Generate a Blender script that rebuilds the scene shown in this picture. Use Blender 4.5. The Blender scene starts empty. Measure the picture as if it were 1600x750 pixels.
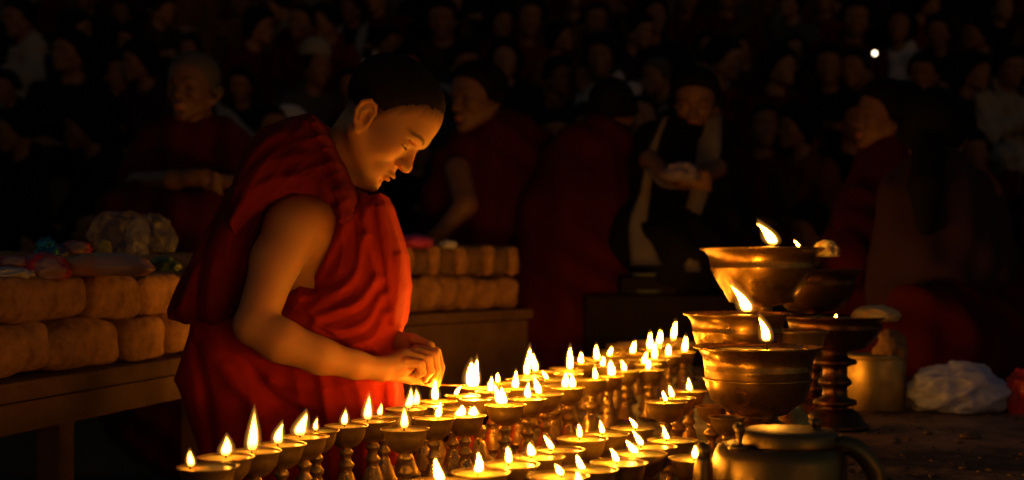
import bpy, bmesh, math, random
import numpy as np
from mathutils import Vector, Matrix
random.seed(7)
SC = bpy.context.scene
COL = SC.collection
R = math.radians
CZ = 0.95            # camera height
F = 2000.0           # focal length in reference pixels (1600 wide)

# ------------------------------------------------------------------ camera
cd = bpy.data.cameras.new('camera'); cam = bpy.data.objects.new('camera', cd); COL.objects.link(cam)
cam.location = (0, 0, CZ); cam.rotation_euler = (R(90), 0, 0)
cd.sensor_width = 36; cd.lens = 45; cd.shift_y = 0.025
cd.clip_start = 0.05; cd.clip_end = 200
cd.dof.use_dof = True; cd.dof.focus_distance = 1.98; cd.dof.aperture_fstop = 3.6
SC.camera = cam

# ------------------------------------------------------------------ world: last light of dusk, almost night
w = bpy.data.worlds.new('World'); SC.world = w; w.use_nodes = True
nt = w.node_tree; bg = nt.nodes['Background']
sky = nt.nodes.new('ShaderNodeTexSky'); sky.sky_type = 'NISHITA'; sky.sun_disc = False
sky.sun_elevation = R(1.0); sky.sun_rotation = R(150)
nt.links.new(sky.outputs[0], bg.inputs[0]); bg.inputs[1].default_value = 0.034
SC.view_settings.view_transform = 'Standard'; SC.view_settings.look = 'None'
SC.view_settings.exposure = 0; SC.view_settings.gamma = 1; SC.view_settings.use_curve_mapping = False
SC.render.engine = 'CYCLES'
cy = SC.cycles
cy.use_light_tree = True; cy.use_denoising = True
cy.max_bounces = 6; cy.diffuse_bounces = 2; cy.glossy_bounces = 3; cy.transmission_bounces = 3; cy.transparent_max_bounces = 8
cy.sample_clamp_indirect = 4; cy.caustics_reflective = False; cy.caustics_refractive = False
FLAME = 185.0        # radiance of a candle flame
FCOL = (1.0, 0.36, 0.026)

# ------------------------------------------------------------------ small helpers
def P(px, py, Y):
    return np.array([(px - 800) / F * Y, Y, CZ + (415 - py) / F * Y])
def tag(o, label=None, cat=None, group=None, kind=None):
    if label: o['label'] = label
    if cat: o['category'] = cat
    if group: o['group'] = group
    if kind: o['kind'] = kind
    return o
def empty(name, loc, rz=0.0, sc=1.0):
    o = bpy.data.objects.new(name, None); COL.objects.link(o)
    o.location = loc; o.rotation_euler = (0, 0, rz); o.scale = (sc, sc, sc); o.empty_display_size = 0.05
    return o
def link(name, me, mat=None, parent=None, loc=None, smooth=True):
    o = bpy.data.objects.new(name, me); COL.objects.link(o)
    if parent is not None: o.parent = parent
    if loc is not None: o.location = loc
    if mat is not None and not me.materials: me.materials.append(mat)
    if smooth:
        me.polygons.foreach_set('use_smooth', [True] * len(me.polygons))
    return o
def mesh(name, v, f):
    me = bpy.data.meshes.new(name); me.from_pydata([tuple(p) for p in v], [], [tuple(q) for q in f]); me.update(); return me

def lathe(prof, n=32, name='lathe', jit=0.0, wob=None):
    v = []; f = []
    m = len(prof)
    for i, (r, z) in enumerate(prof):
        for k in range(n):
            a = 2 * math.pi * k / n
            rr = max(r, 1e-5)
            if wob: rr *= 1 + wob * math.sin(3 * a + 1.3) + wob * .6 * math.sin(5 * a)
            v.append((rr * math.cos(a), rr * math.sin(a), z))
    for i in range(m - 1):
        for k in range(n):
            k2 = (k + 1) % n
            f.append((i * n + k, i * n + k2, (i + 1) * n + k2, (i + 1) * n + k))
    return mesh(name, v, f)
def rounded_box(sx, sy, sz, bev=0.01, seg=3, sub=0, noise=0.0, seed=0, z0=True, cell=None):
    """box with bevelled edges; optional subdivision and lumpy displacement"""
    bm = bmesh.new(); bmesh.ops.create_cube(bm, size=1)
    bmesh.ops.scale(bm, vec=(sx, sy, sz), verts=bm.verts)
    if bev > 0: bmesh.ops.bevel(bm, geom=bm.edges[:], offset=bev, segments=seg, profile=.6, affect='EDGES')
    if sub: bmesh.ops.subdivide_edges(bm, edges=[e for e in bm.edges if e.calc_length() > min(sx, sy, sz) * .3], cuts=sub, use_grid_fill=True)
    if noise:
        from mathutils import noise as N
        off = Vector((seed * 3.7, seed * 1.3, seed * 2.1))
        for vv in bm.verts:
            vv.co += N.noise_vector(vv.co * (2.2 / max(sy, sz)) + off) * noise + N.noise_vector(vv.co * (7 / max(sy, sz)) + off) * noise * .35
    if z0:
        for vv in bm.verts: vv.co.z += sz / 2
    me = bpy.data.meshes.new('box'); bm.to_mesh(me); bm.free(); return me
def box(sx, sy, sz, cx=0, cy_=0, cz=0, bev=0.004):
    me = rounded_box(sx, sy, sz, bev, 2, z0=False)
    for v in me.vertices: v.co += Vector((cx, cy_, cz))
    return me
def tube(pts, rad, n=10, cap=True):
    pts = [Vector(p) for p in pts]; m = len(pts)
    if not hasattr(rad, '__len__'): rad = [rad] * m
    v = []; f = []
    up = Vector((0.13, 0.2, 1)).normalized()
    for i, p in enumerate(pts):
        t = (pts[min(i + 1, m - 1)] - pts[max(i - 1, 0)]).normalized()
        a = t.cross(up)
        if a.length < 1e-3: a = t.cross(Vector((1, 0, 0)))
        a.normalize(); b = t.cross(a).normalized()
        for k in range(n):
            an = 2 * math.pi * k / n
            v.append(p + (a * math.cos(an) + b * math.sin(an)) * rad[i])
    for i in range(m - 1):
        for k in range(n):
            k2 = (k + 1) % n; f.append((i * n + k, (i + 1) * n + k, (i + 1) * n + k2, i * n + k2))
    if cap: f.append(tuple(range(n))); f.append(tuple(reversed(range((m - 1) * n, m * n))))
    return mesh('tube', v, f)
def spline(pts, k=6):
    pts = [np.array(p, float) for p in pts]; out = []
    ext = [2 * pts[0] - pts[1]] + pts + [2 * pts[-1] - pts[-2]]
    for i in range(1, len(ext) - 2):
        p0, p1, p2, p3 = ext[i - 1:i + 3]
        for j in range(k):
            t = j / k
            out.append(.5 * (2 * p1 + (p2 - p0) * t + (2 * p0 - 5 * p1 + 4 * p2 - p3) * t * t + (3 * p1 - p0 - 3 * p2 + p3) * t ** 3))
    out.append(pts[-1]); return out

# ------------------------------------------------------------------ materials
def mat(name, col, rough=.6, metal=0, sss=0, sssr=(1, .3, .1), noise=None, bump=None, spec=.5, sheen=0, trans=0, alpha=1, vcol=None, emis=None, coat=0, dust=None):
    m = bpy.data.materials.new(name); m.use_nodes = True
    n = m.node_tree.nodes; L = m.node_tree.links; b = n['Principled BSDF']
    b.inputs['Base Color'].default_value = (*col, 1); b.inputs['Roughness'].default_value = rough
    b.inputs['Metallic'].default_value = metal; b.inputs['Specular IOR Level'].default_value = spec
    if sss:
        b.inputs['Subsurface Weight'].default_value = 1.0; b.inputs['Subsurface Radius'].default_value = sssr
        b.inputs['Subsurface Scale'].default_value = sss
    if sheen:
        b.inputs['Sheen Weight'].default_value = sheen; b.inputs['Sheen Roughness'].default_value = .5
        b.inputs['Sheen Tint'].default_value = (*[min(1, c * 2 + .05) for c in col], 1)
    if trans: b.inputs['Transmission Weight'].default_value = trans
    if alpha < 1: b.inputs['Alpha'].default_value = alpha
    if coat: b.inputs['Coat Weight'].default_value = coat
    tc = n.new('ShaderNodeTexCoord')
    src = None
    if vcol:
        a = n.new('ShaderNodeAttribute'); a.attribute_name = vcol; src = a.outputs['Color']
        L.new(src, b.inputs['Base Color'])
    if noise:
        sc, c2, lo, hi = noise
        t = n.new('ShaderNodeTexNoise'); t.inputs['Scale'].default_value = sc; t.inputs['Detail'].default_value = 6
        t.inputs['Roughness'].default_value = .62
        L.new(tc.outputs['Object'], t.inputs[0])
        r = n.new('ShaderNodeValToRGB'); r.color_ramp.elements[0].position = lo; r.color_ramp.elements[1].position = hi
        r.color_ramp.elements[0].color = (0, 0, 0, 1); r.color_ramp.elements[1].color = (1, 1, 1, 1)
        L.new(t.outputs[0], r.inputs[0])
        mx = n.new('ShaderNodeMixRGB'); L.new(r.outputs[0], mx.inputs[0])
        mx.inputs[2].default_value = (*c2, 1)
        if src: L.new(src, mx.inputs[1])
        else: mx.inputs[1].default_value = (*col, 1)
        L.new(mx.outputs[0], b.inputs['Base Color'])
        rr = n.new('ShaderNodeMapRange'); L.new(t.outputs[0], rr.inputs[0])
        rr.inputs[1].default_value = .3; rr.inputs[2].default_value = .7
        rr.inputs[3].default_value = max(0, rough - .12); rr.inputs[4].default_value = min(1, rough + .15)
        L.new(rr.outputs[0], b.inputs['Roughness'])
    if bump:
        sc, st, dist = bump
        t = n.new('ShaderNodeTexNoise'); t.inputs['Scale'].default_value = sc; t.inputs['Detail'].default_value = 5
        L.new(tc.outputs['Object'], t.inputs[0])
        bp = n.new('ShaderNodeBump'); bp.inputs['Strength'].default_value = st; bp.inputs['Distance'].default_value = dist
        L.new(t.outputs[0], bp.inputs['Height']); L.new(bp.outputs[0], b.inputs['Normal'])
    return m
def flame_mat():
    m = bpy.data.materials.new('flame'); m.use_nodes = True
    n = m.node_tree.nodes; L = m.node_tree.links; n.clear()
    o = n.new('ShaderNodeOutputMaterial'); e = n.new('ShaderNodeEmission'); t = n.new('ShaderNodeBsdfTransparent'); mx = n.new('ShaderNodeMixShader')
    a = n.new('ShaderNodeAttribute'); a.attribute_name = 'flame_level'
    e.inputs[0].default_value = (*FCOL, 1)
    mm = n.new('ShaderNodeMath'); mm.operation = 'MULTIPLY'; mm.inputs[1].default_value = FLAME
    L.new(a.outputs['Fac'], mm.inputs[0]); L.new(mm.outputs[0], e.inputs[1])
    L.new(e.outputs[0], o.inputs[0])
    m2 = bpy.data.materials.new('flame_glow_shell'); m2.use_nodes = True  # emissive shells added to imitate a lens glow around each flame
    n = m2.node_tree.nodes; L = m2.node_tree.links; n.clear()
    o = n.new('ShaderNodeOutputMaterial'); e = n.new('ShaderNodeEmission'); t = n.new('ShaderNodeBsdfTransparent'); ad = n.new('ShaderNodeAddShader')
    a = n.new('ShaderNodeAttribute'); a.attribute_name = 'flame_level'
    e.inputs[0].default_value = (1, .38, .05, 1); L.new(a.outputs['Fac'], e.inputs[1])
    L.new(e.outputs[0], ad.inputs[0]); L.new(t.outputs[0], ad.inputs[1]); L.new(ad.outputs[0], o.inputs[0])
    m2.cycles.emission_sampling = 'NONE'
    return m, m2
M = {}
M['flame'], M['glow_shell'] = flame_mat()
M['brass'] = mat('aged_brass', (.70, .46, .14), .34, .8, noise=(38, (.26, .15, .05), .42, .75), bump=(60, .25, .001))
M['brass_big'] = mat('engraved_brass', (.50, .30, .09), .31, .93, noise=(22, (.10, .055, .02), .38, .72), bump=(45, .35, .002))
M['copper'] = mat('dark_bronze', (.20, .10, .045), .38, 1, noise=(20, (.05, .028, .015), .4, .7), bump=(40, .3, .0015))
M['wax'] = mat('butter', (.86, .68, .27), .28, 0, sss=.006, sssr=(1, .6, .25), bump=(90, .25, .0015), spec=.5)
M['wax_matt'] = mat('hard_butter', (.72, .58, .30), .5, 0, sss=.004, sssr=(1, .6, .25), noise=(30, (.5, .36, .16), .4, .7), bump=(60, .6, .003))
M['wick'] = mat('wick', (.03, .018, .01), .9)
M['skin'] = mat('skin', (.5, .26, .14), .55, sss=.004, sssr=(1, .32, .12), vcol='Col', bump=(260, .12, .0006), spec=.4)
M['skin_far'] = mat('skin_crowd', (.36, .19, .10), .5)
M['hair'] = mat('hair', (.018, .011, .008), .9, bump=(900, 1.0, .004), spec=.25)
M['robe_red'] = mat('red_cotton', (.36, .022, .009), .85, sheen=.15, noise=(9, (.25, .014, .008), .35, .65), bump=(500, .2, .0005), spec=.15)
M['robe_mid'] = mat('red_cotton_skirt', (.34, .016, .008), .85, sheen=.2, noise=(8, (.22, .01, .007), .35, .7), bump=(350, .3, .0008), spec=.12)
M['robe_shaded'] = mat('red_cloth_shaded', (.17, .008, .010), .85, sheen=.15, noise=(8, (.10, .006, .008), .35, .7), bump=(350, .3, .0008), spec=.12)  # red like the vest; its weaker light is put into the darker colour

# ------------------------------------------------------------------ SDF kit
def smin(a, b, k):
    if k <= 0: return np.minimum(a, b)
    h = np.maximum(k - np.abs(a - b), 0) / k
    return np.minimum(a, b) - h * h * k * .25
def smax(a, b, k): return -smin(-a, -b, k)
def rotm(ax, deg):
    return np.array(Matrix.Rotation(R(deg), 3, ax))
class S:
    def __init__(s): s.ops = []
    def cap(s, a, b, ra, rb=None, k=.01, sub=False):
        s.ops.append(('c', np.array(a, np.float32), np.array(b, np.float32), ra, ra if rb is None else rb, k, sub)); return s
    def ell(s, c, r, k=.01, rot=None, sub=False):
        s.ops.append(('e', np.array(c, np.float32), np.array(r, np.float32), rot, None, k, sub)); return s
    def chain(s, pts, rads, k=.01, sub=False):
        for i in range(len(pts) - 1): s.cap(pts[i], pts[i + 1], rads[i], rads[i + 1], k, sub)
        return s
    def fn(s, f, k=.01, sub=False): s.ops.append(('f', f, None, None, None, k, sub)); return s
    def ev(s, p):
        d = None
        for t, a, b, ra, rb, k, sub in s.ops:
            if t == 'c':
                ba = b - a; L2 = float(ba @ ba) + 1e-12
                h = np.clip(((p - a) @ ba) / L2, 0, 1)
                q = p - a - h[:, None] * ba
                e = np.sqrt((q * q).sum(1)) - (ra + (rb - ra) * h)
            elif t == 'e':
                q = p - a
                if ra is not None: q = q @ ra
                k0 = np.sqrt(((q / b) ** 2).sum(1)); k1 = np.sqrt(((q / (b * b)) ** 2).sum(1)) + 1e-9
                e = k0 * (k0 - 1) / k1
                e = np.where(k0 < 1e-3, -b.min(), e)
            else: e = a(p)
            if d is None: d = e
            elif sub: d = smax(d, -e, k)
            else: d = smin(d, e, k)
        return d
def surface(f, lo, hi, res, name='sdf', block=8, lip=1.6):
    """surface nets over a sparsely evaluated grid"""
    lo = np.array(lo, float); n = np.ceil((np.array(hi) - lo) / res).astype(int) + 1
    nb = np.ceil(n / block).astype(int); n = nb * block
    D = np.empty(n, np.float32)
    bi = np.stack(np.meshgrid(*[np.arange(q) for q in nb], indexing='ij'), -1).reshape(-1, 3)
    cen = lo + (bi * block + (block - 1) / 2) * res
    dc = f(cen.astype(np.float32))
    rad = block * res * .87 * lip
    big = dc.reshape(nb)
    D[:] = np.repeat(np.repeat(np.repeat(big, block, 0), block, 1), block, 2)
    act = bi[np.abs(dc) < rad + .012]
    o = np.stack(np.meshgrid(*[np.arange(block)] * 3, indexing='ij'), -1).reshape(-1, 3)
    CH = 600
    for s in range(0, len(act), CH):
        ii = (act[s:s + CH, None, :] * block + o[None]).reshape(-1, 3)
        D[ii[:, 0], ii[:, 1], ii[:, 2]] = f((lo + ii * res).astype(np.float32))
    I = D < 0
    c = np.zeros(np.array(n) - 1, np.int8)
    for dx in (0, 1):
        for dy in (0, 1):
            for dz in (0, 1):
                c += I[dx:n[0] - 1 + dx, dy:n[1] - 1 + dy, dz:n[2] - 1 + dz]
    cells = np.argwhere((c > 0) & (c < 8))
    idx = -np.ones(c.shape, np.int32); idx[cells[:, 0], cells[:, 1], cells[:, 2]] = np.arange(len(cells))
    acc = np.zeros((len(cells), 3)); cnt = np.zeros(len(cells))
    cor = [(x, y, z) for x in (0, 1) for y in (0, 1) for z in (0, 1)]
    val = {q: D[cells[:, 0] + q[0], cells[:, 1] + q[1], cells[:, 2] + q[2]] for q in cor}
    for q in cor:
        for ax in range(3):
            if q[ax] == 0:
                q2 = list(q); q2[ax] = 1; q2 = tuple(q2)
                a = val[q]; b = val[q2]; mk = (a < 0) != (b < 0)
                t = np.where(mk, a / np.where(mk, a - b, 1), 0)
                pt = np.repeat(np.array([q], float), len(cells), 0); pt[:, ax] = t
                acc += pt * mk[:, None]; cnt += mk
    V = lo + (cells + acc / cnt[:, None]) * res
    Fc = []
    for ax in range(3):
        u, v_ = [(1, 2), (2, 0), (0, 1)][ax]
        A = I; sl0 = [slice(None)] * 3; sl1 = [slice(None)] * 3
        sl0[ax] = slice(0, -1); sl1[ax] = slice(1, None)
        a = A[tuple(sl0)]; b = A[tuple(sl1)]
        e = np.argwhere(a != b)
        e = e[(e[:, u] > 0) & (e[:, v_] > 0) & (e[:, u] < n[u] - 1) & (e[:, v_] < n[v_] - 1)]
        fl = a[e[:, 0], e[:, 1], e[:, 2]]
        def g(du, dv):
            q = e.copy(); q[:, u] -= du; q[:, v_] -= dv; return idx[q[:, 0], q[:, 1], q[:, 2]]
        quad = np.stack([g(1, 1), g(0, 1), g(0, 0), g(1, 0)], 1)
        quad[~fl] = quad[~fl][:, ::-1]
        Fc.append(quad)
    Fc = np.concatenate(Fc); Fc = Fc[(Fc >= 0).all(1)]
    me = bpy.data.meshes.new(name)
    me.vertices.add(len(V)); me.vertices.foreach_set('co', V.astype(np.float32).ravel())
    me.loops.add(len(Fc) * 4); me.loops.foreach_set('vertex_index', Fc.astype(np.int32).ravel())
    me.polygons.add(len(Fc)); me.polygons.foreach_set('loop_start', np.arange(0, len(Fc) * 4, 4, dtype=np.int32))
    me.polygons.foreach_set('loop_total', np.full(len(Fc), 4, np.int32))
    me.update(calc_edges=True); me.validate()
    return me
def poly2d(pts):
    pts = np.array(pts, np.float32)
    def f(x, y):
        d = np.full(x.shape, 1e9, np.float32); s = np.ones(x.shape, np.float32)
        N_ = len(pts); j = N_ - 1
        for i in range(N_):
            ex, ey = pts[j] - pts[i]; wx = x - pts[i][0]; wy = y - pts[i][1]
            t = np.clip((wx * ex + wy * ey) / (ex * ex + ey * ey), 0, 1)
            bx = wx - ex * t; by = wy - ey * t
            d = np.minimum(d, bx * bx + by * by)
            c1 = y >= pts[i][1]; c2 = y < pts[j][1]; c3 = ex * wy > ey * wx
            al = (c1 & c2 & c3) | (~c1 & ~c2 & ~c3)
            s = np.where(al, -s, s); j = i
        return s * np.sqrt(d)
    return f
def line2d(pts):
    pts = np.array(pts, np.float32)
    def f(x, y):
        d = np.full(x.shape, 1e9, np.float32)
        for i in range(len(pts) - 1):
            ex, ey = pts[i + 1] - pts[i]; wx = x - pts[i][0]; wy = y - pts[i][1]
            t = np.clip((wx * ex + wy * ey) / (ex * ex + ey * ey), 0, 1)
            bx = wx - ex * t; by = wy - ey * t
            d = np.minimum(d, bx * bx + by * by)
        return np.sqrt(d)
    return f

# ------------------------------------------------------------------ head (local frame: x forward, y to its left, z up; metres; adult-child size .21 high)
def head_sdf(bald=True, eyes='down'):
    h = S()
    h.ell((.001, 0, .016), (.087, .071, .078), .01)
    h.ell((.027, 0, .020), (.069, .064, .068), .02)
    h.ell((.040, 0, -.035), (.050, .054, .068), .03)
    for s in (-1, 1):
        h.cap((.070, s * .018, -.098), (.014, s * .047, -.068), .019, .021, .025)
        h.ell((.060, s * .036, -.040), (.030, .025, .028), .02)
    h.ell((.089, 0, -.108), (.0165, .021, .0165), .018)
    h.ell((.081, 0, -.074), (.0235, .030, .024), .015)
    # brow ridge, sockets
    h.ell((.079, 0, .004), (.018, .044, .013), .02)
    h.ell((.113, 0, -.013), (.017, .018, .012), .012, sub=True)
    for s in (-1, 1):
        h.ell((.107, s * .033, -.018), (.017, .017, .011), .014, sub=True)
        h.ell((.0775, s * .033, -.019), (.0155, .0165, .0135), .004)
    # nose
    h.cap((.087, 0, -.008), (.106, 0, -.041), .0082, .0105, .010)
    h.ell((.1085, 0, -.045), (.0115, .0115, .0105), .006)
    for s in (-1, 1):
        h.ell((.100, s * .0125, -.0485), (.0105, .0072, .0078), .005)
        h.ell((.104, s * .0068, -.0565), (.0055, .0036, .0035), .002, sub=True)
    # lips
    h.ell((.1015, 0, -.0730), (.0105, .0185, .0052), .004)
    h.ell((.0990, 0, -.0835), (.0105, .0165, .0060), .004)
    h.ell((.107, 0, -.0785), (.012, .023, .0011), .0025, sub=True)
    h.ell((.101, 0, -.0930), (.008, .013, .0035), .006, sub=True)
    # lowered eyelids
    for s in (-1, 1):
        h.ell((.0925, s * .034, -.0232), (.010, .0145, .0013), .0018, sub=True)
        h.ell((.0890, s * .034, -.0085), (.010, .0150, .0014), .004, sub=True)
    # ears
    for s in (-1, 1):
        c = np.array((.006, s * .0725, -.042))
        Rm = rotm('Z', -s * 24) @ rotm('Y', -26)
        def E(x, y, z): return c + Rm @ np.array((x, s * y, z))
        h.ell(E(.0, .004, .0), (.0165, .0055, .029), .006, rot=Rm)
        h.ell(E(.003, .0125, -.003), (.0090, .0105, .016), .002, rot=Rm, sub=True)
        h.chain([E(.012, .006, -.004), E(.0155, .0075, .010), E(.010, .009, .024), E(-.003, .010, .0295), E(-.014, .009, .021), E(-.0175, .008, .005), E(-.013, .007, -.012), E(-.005, .006, -.023)], [.0022, .0030, .0034, .0036, .0036, .0034, .0030, .0030], .0025)
        h.chain([E(.000, .006, .015), E(-.008, .008, .004), E(-.006, .008, -.009), E(.001, .007, -.014)], [.0022, .0028, .0028, .0024], .0025)
        h.ell(E(-.001, .005, -.026), (.008, .0055, .008), .004, rot=Rm)
        h.ell(E(.012, .007, -.005), (.0035, .004, .006), .003, rot=Rm)
        h.ell(E(.002, .012, -.003), (.004, .006, .005), .002, rot=Rm, sub=True)
    return h
HEAD = head_sdf()
def hairline(q, cut=.056):
    """>0 where hair grows (head-local coordinates)"""
    x, y, z = q[:, 0], np.abs(q[:, 1]), q[:, 2]
    t = np.clip((x - .022) / .08, 0, 1)
    line = -.012 + (cut + .012) * np.clip(t * 1.5, 0, 1) ** .8        # rises from the temple to the forehead
    line = np.interp(x, [.02, .0375, .06, .092], [-.034, .0036, .033, cut])
    side = np.where(x > .022, line, -.034 - (.022 - x) * .60)        # drops behind the ear to the nape
    front = np.clip((.064 - y) / .03, 0, 1) * 0.0
    return z - side + front + .0022 * np.sin(x * 900) * np.sin(y * 1100 + z * 700)
def skin_cols(q, base, lip=(.42, .15, .07), brow=(.03, .018, .012)):
    n = len(q); c = np.tile(np.array(base, float), (n, 1))
    x, y, z = q[:, 0], np.abs(q[:, 1]), q[:, 2]
    def mixin(c, col, a): return c * (1 - a[:, None]) + np.array(col) * a[:, None]
    m = (1 - np.clip((np.abs(z + .0785) - .0065) / .004, 0, 1)) * (1 - np.clip((y - .017) / .005, 0, 1)) * (x > .085)
    c = mixin(c, lip, m * .75)
    zb = .0035 + .006 * np.sin(np.clip((y - .012) / .04, 0, 1) * 3.1) - .08 * np.clip(y - .04, 0, 1)
    m = (1 - np.clip((np.abs(z - zb) - .0022) / .0022, 0, 1)) * np.clip((y - .010) / .006, 0, 1) * (1 - np.clip((y - .050) / .008, 0, 1)) * (x > .05)
    c = mixin(c, brow, m * .85)
    m = (1 - np.clip((np.abs(z + .0237) - .0013) / .0012, 0, 1)) * np.clip((y - .018) / .003, 0, 1) * (1 - np.clip((y - .048) / .003, 0, 1)) * (x > .068)
    c = mixin(c, brow, m)
    hl = hairline(q); m = np.clip((hl + .010 + .003 * np.sin(x * 410 + 2 * np.sin(y * 300)) + .002 * np.sin(y * 700 + x * 230)) / .036, 0, 1) * ((x > -.2) & (y < .078)) * (z > -.13)
    earm = (((x - .004) / .022) ** 2 + ((z + .042) / .035) ** 2 < 1) & (y > .069)
    c = mixin(c, brow, np.where(earm, 0, m * .9))
    return c
def set_cols(me, C_):
    a = me.color_attributes.new('Col', 'FLOAT_COLOR', 'POINT')
    a.data.foreach_set('color', np.concatenate([C_, np.ones((len(C_), 1))], 1).astype(np.float32).ravel())
def verts(me):
    a = np.empty(len(me.vertices) * 3, np.float32); me.vertices.foreach_get('co', a); return a.reshape(-1, 3)
def frame(fwd, up):
    f = np.array(fwd, float); f /= np.linalg.norm(f)
    u = np.array(up, float); u -= f * (u @ f); u /= np.linalg.norm(u)
    l = np.cross(u, f)
    return np.stack([f, l, u], 1)     # columns = local axes in world
# ------------------------------------------------------------------ the place: ground, terraces, far wall
M['ground'] = mat('trodden_stone', (.10, .085, .07), .8, noise=(3.5, (.05, .042, .036), .35, .7), bump=(25, .5, .01))
M['step'] = mat('terrace_stone', (.11, .095, .08), .85, noise=(2.5, (.05, .045, .04), .35, .7), bump=(18, .5, .01))
g = bpy.data.meshes.new('g'); g.from_pydata([(-60, -20, 0), (60, -20, 0), (60, 80, 0), (-60, 80, 0)], [], [(0, 1, 2, 3)])
tag(link('ground', g, M['ground'], smooth=False), kind='structure')
TIER = [(6.25, .42), (6.95, .98), (7.9, 1.46), (8.85, 1.86), (9.8, 2.27), (10.75, 2.72), (11.7, 3.2)]
sv = []; sf = []
prof = [(TIER[0][0] - .45, -.05)]
for Y, z in TIER:
    prof.append((Y - .45, z)); prof.append((Y + (.25 if Y < 6.5 else .5), z)) if False else None
prof = []
zp = -.05
for i, (Y, z) in enumerate(TIER):
    prof += [(Y - .42, zp), (Y - .42, z)]; zp = z
prof += [(14.0, zp), (14.0, -.05)]
for x in (-8.5, 8.5):
    for y, z in prof: sv.append((x, y, z))
k = len(prof)
for i in range(k): sf.append((i, (i + 1) % k, k + (i + 1) % k, k + i))
sf.append(tuple(range(k))[::-1]); sf.append(tuple(range(k, 2 * k)))
tag(link('stone_steps', mesh('steps', sv, sf), M['step'], smooth=False), kind='structure')
M['dark_wall'] = mat('dark_plaster', (.06, .045, .04), .9, noise=(2, (.03, .025, .022), .4, .6))  # dark plaster with darker random mottling
o = link('temple_wall', box(19, .4, 6.4, 0, 14.25, 3.2, .02), M['dark_wall'], smooth=False)
tag(o, 'dark wall closing the terraces behind the crowd', 'wall')

# ------------------------------------------------------------------ the lamp table
TZ = CZ - .353
M['table'] = mat('greasy_table', (.34, .20, .12), .6, noise=(6, (.05, .032, .022), .38, .62), bump=(34, .9, .008))
bm = bmesh.new()
tv = [bm.verts.new(p) for p in [(-.66, .7, TZ), (-.43, 1.42, TZ), (.36, 4.5, TZ), (2.6, 4.5, TZ), (2.6, .7, TZ)]]
bm.faces.new(tv[::-1]); r_ = bmesh.ops.extrude_face_region(bm, geom=bm.faces[:])
for v_ in [e for e in r_['geom'] if isinstance(e, bmesh.types.BMVert)]: v_.co.z -= .07
bmesh.ops.recalc_face_normals(bm, faces=bm.faces); bmesh.ops.bevel(bm, geom=bm.edges[:], offset=.006, segments=2, affect='EDGES')
me = bpy.data.meshes.new('tt'); bm.to_mesh(me); bm.free()
tb = empty('offering_table', (1.0, 2.6, 0))
tag(tb, 'low broad table with dark wax-stained top carrying the butter lamps', 'table')
top = link('table_top', me, M['table'], tb, loc=(-1.0, -2.6, 0), smooth=False)
for x, y in ((-.38, 1.6), (.2, 4.2), (2.4, 4.2), (2.4, 1.0)):
    link('leg', box(.09, .09, TZ - .075, x - 1.0, y - 2.6, (TZ - .075) / 2), M['table'], tb, smooth=False)
# crumbs, spilled wax and scraps on the right of the table: nobody could count them
bm = bmesh.new(); rr = random.Random(5)
for i in range(150):
    px = rr.uniform(1290, 1640); py = rr.uniform(628, 760); Y = .353 * F / (py - 415)
    x = (px - 800) / F * Y; s = rr.uniform(.0015, .007) * (2.4 if rr.random() < .06 else 1)
    mt = Matrix.Translation((x, Y, TZ + s * .25)) @ Matrix.Rotation(rr.uniform(0, 6), 4, 'Z') @ Matrix.Diagonal((s * rr.uniform(.8, 2), s, s * .5, 1))
    bmesh.ops.create_icosphere(bm, subdivisions=1, radius=1, matrix=mt)
me = bpy.data.meshes.new('crumbs'); bm.to_mesh(me); bm.free()
M['crumb'] = mat('wax_crumbs', (.16, .10, .055), .5, noise=(30, (.06, .03, .02), .45, .6))
tag(link('table_litter', me, M['crumb']), 'scattered wax crumbs and scraps on the dark table right of the kettle', 'litter', kind='stuff')

# ------------------------------------------------------------------ butter lamps
foot_p = [(0, 0), (.027, 0), (.0275, .004), (.023, .008), (.0185, .018), (.012, .034), (.0085, .040), (.0125, .0435), (.0135, .047), (.009, .051), (.0075, .057), (.0115, .061), (.012, .064), (.009, .067), (.008, .069)]
bowl_p = [(.006, .0665), (.016, .070), (.024, .077), (.028, .086), (.0305, .097), (.0345, .1055), (.0392, .1105), (.0395, .1120), (.0375, .1118), (.0335, .1075), (.029, .098), (.022, .085), (0, .080)]
LR = .86
foot_p = [(r * LR, z) for r, z in foot_p]; foot_p = [(r, z * 1.13) for r, z in foot_p]; foot2_s = 1.13
bowl_p = [(r * LR * (1.09 if .08 < z < .1 else 1), .112 - (.112 - z) * .77) for r, z in bowl_p]
FOOT = [lathe(foot_p, 20), lathe([(r * 1.08, z * 1.0) for r, z in foot_p], 20)]
foot2 = [(0, 0), (.029, 0), (.0295, .005), (.024, .010), (.0215, .022), (.016, .030), (.010, .034), (.009, .040), (.016, .045), (.019, .050), (.016, .055), (.009, .058), (.009, .062), (.012, .065), (.008, .069)]
FOOT.append(lathe([(r * LR, z * 1.13) for r, z in foot2], 20))
BOWL = [lathe(bowl_p, 28), lathe([(r * (1.03 if z > .08 else .96), z) for r, z in bowl_p], 28, wob=.008), lathe([(r, z) for r, z in bowl_p], 28, wob=.005)]
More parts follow.
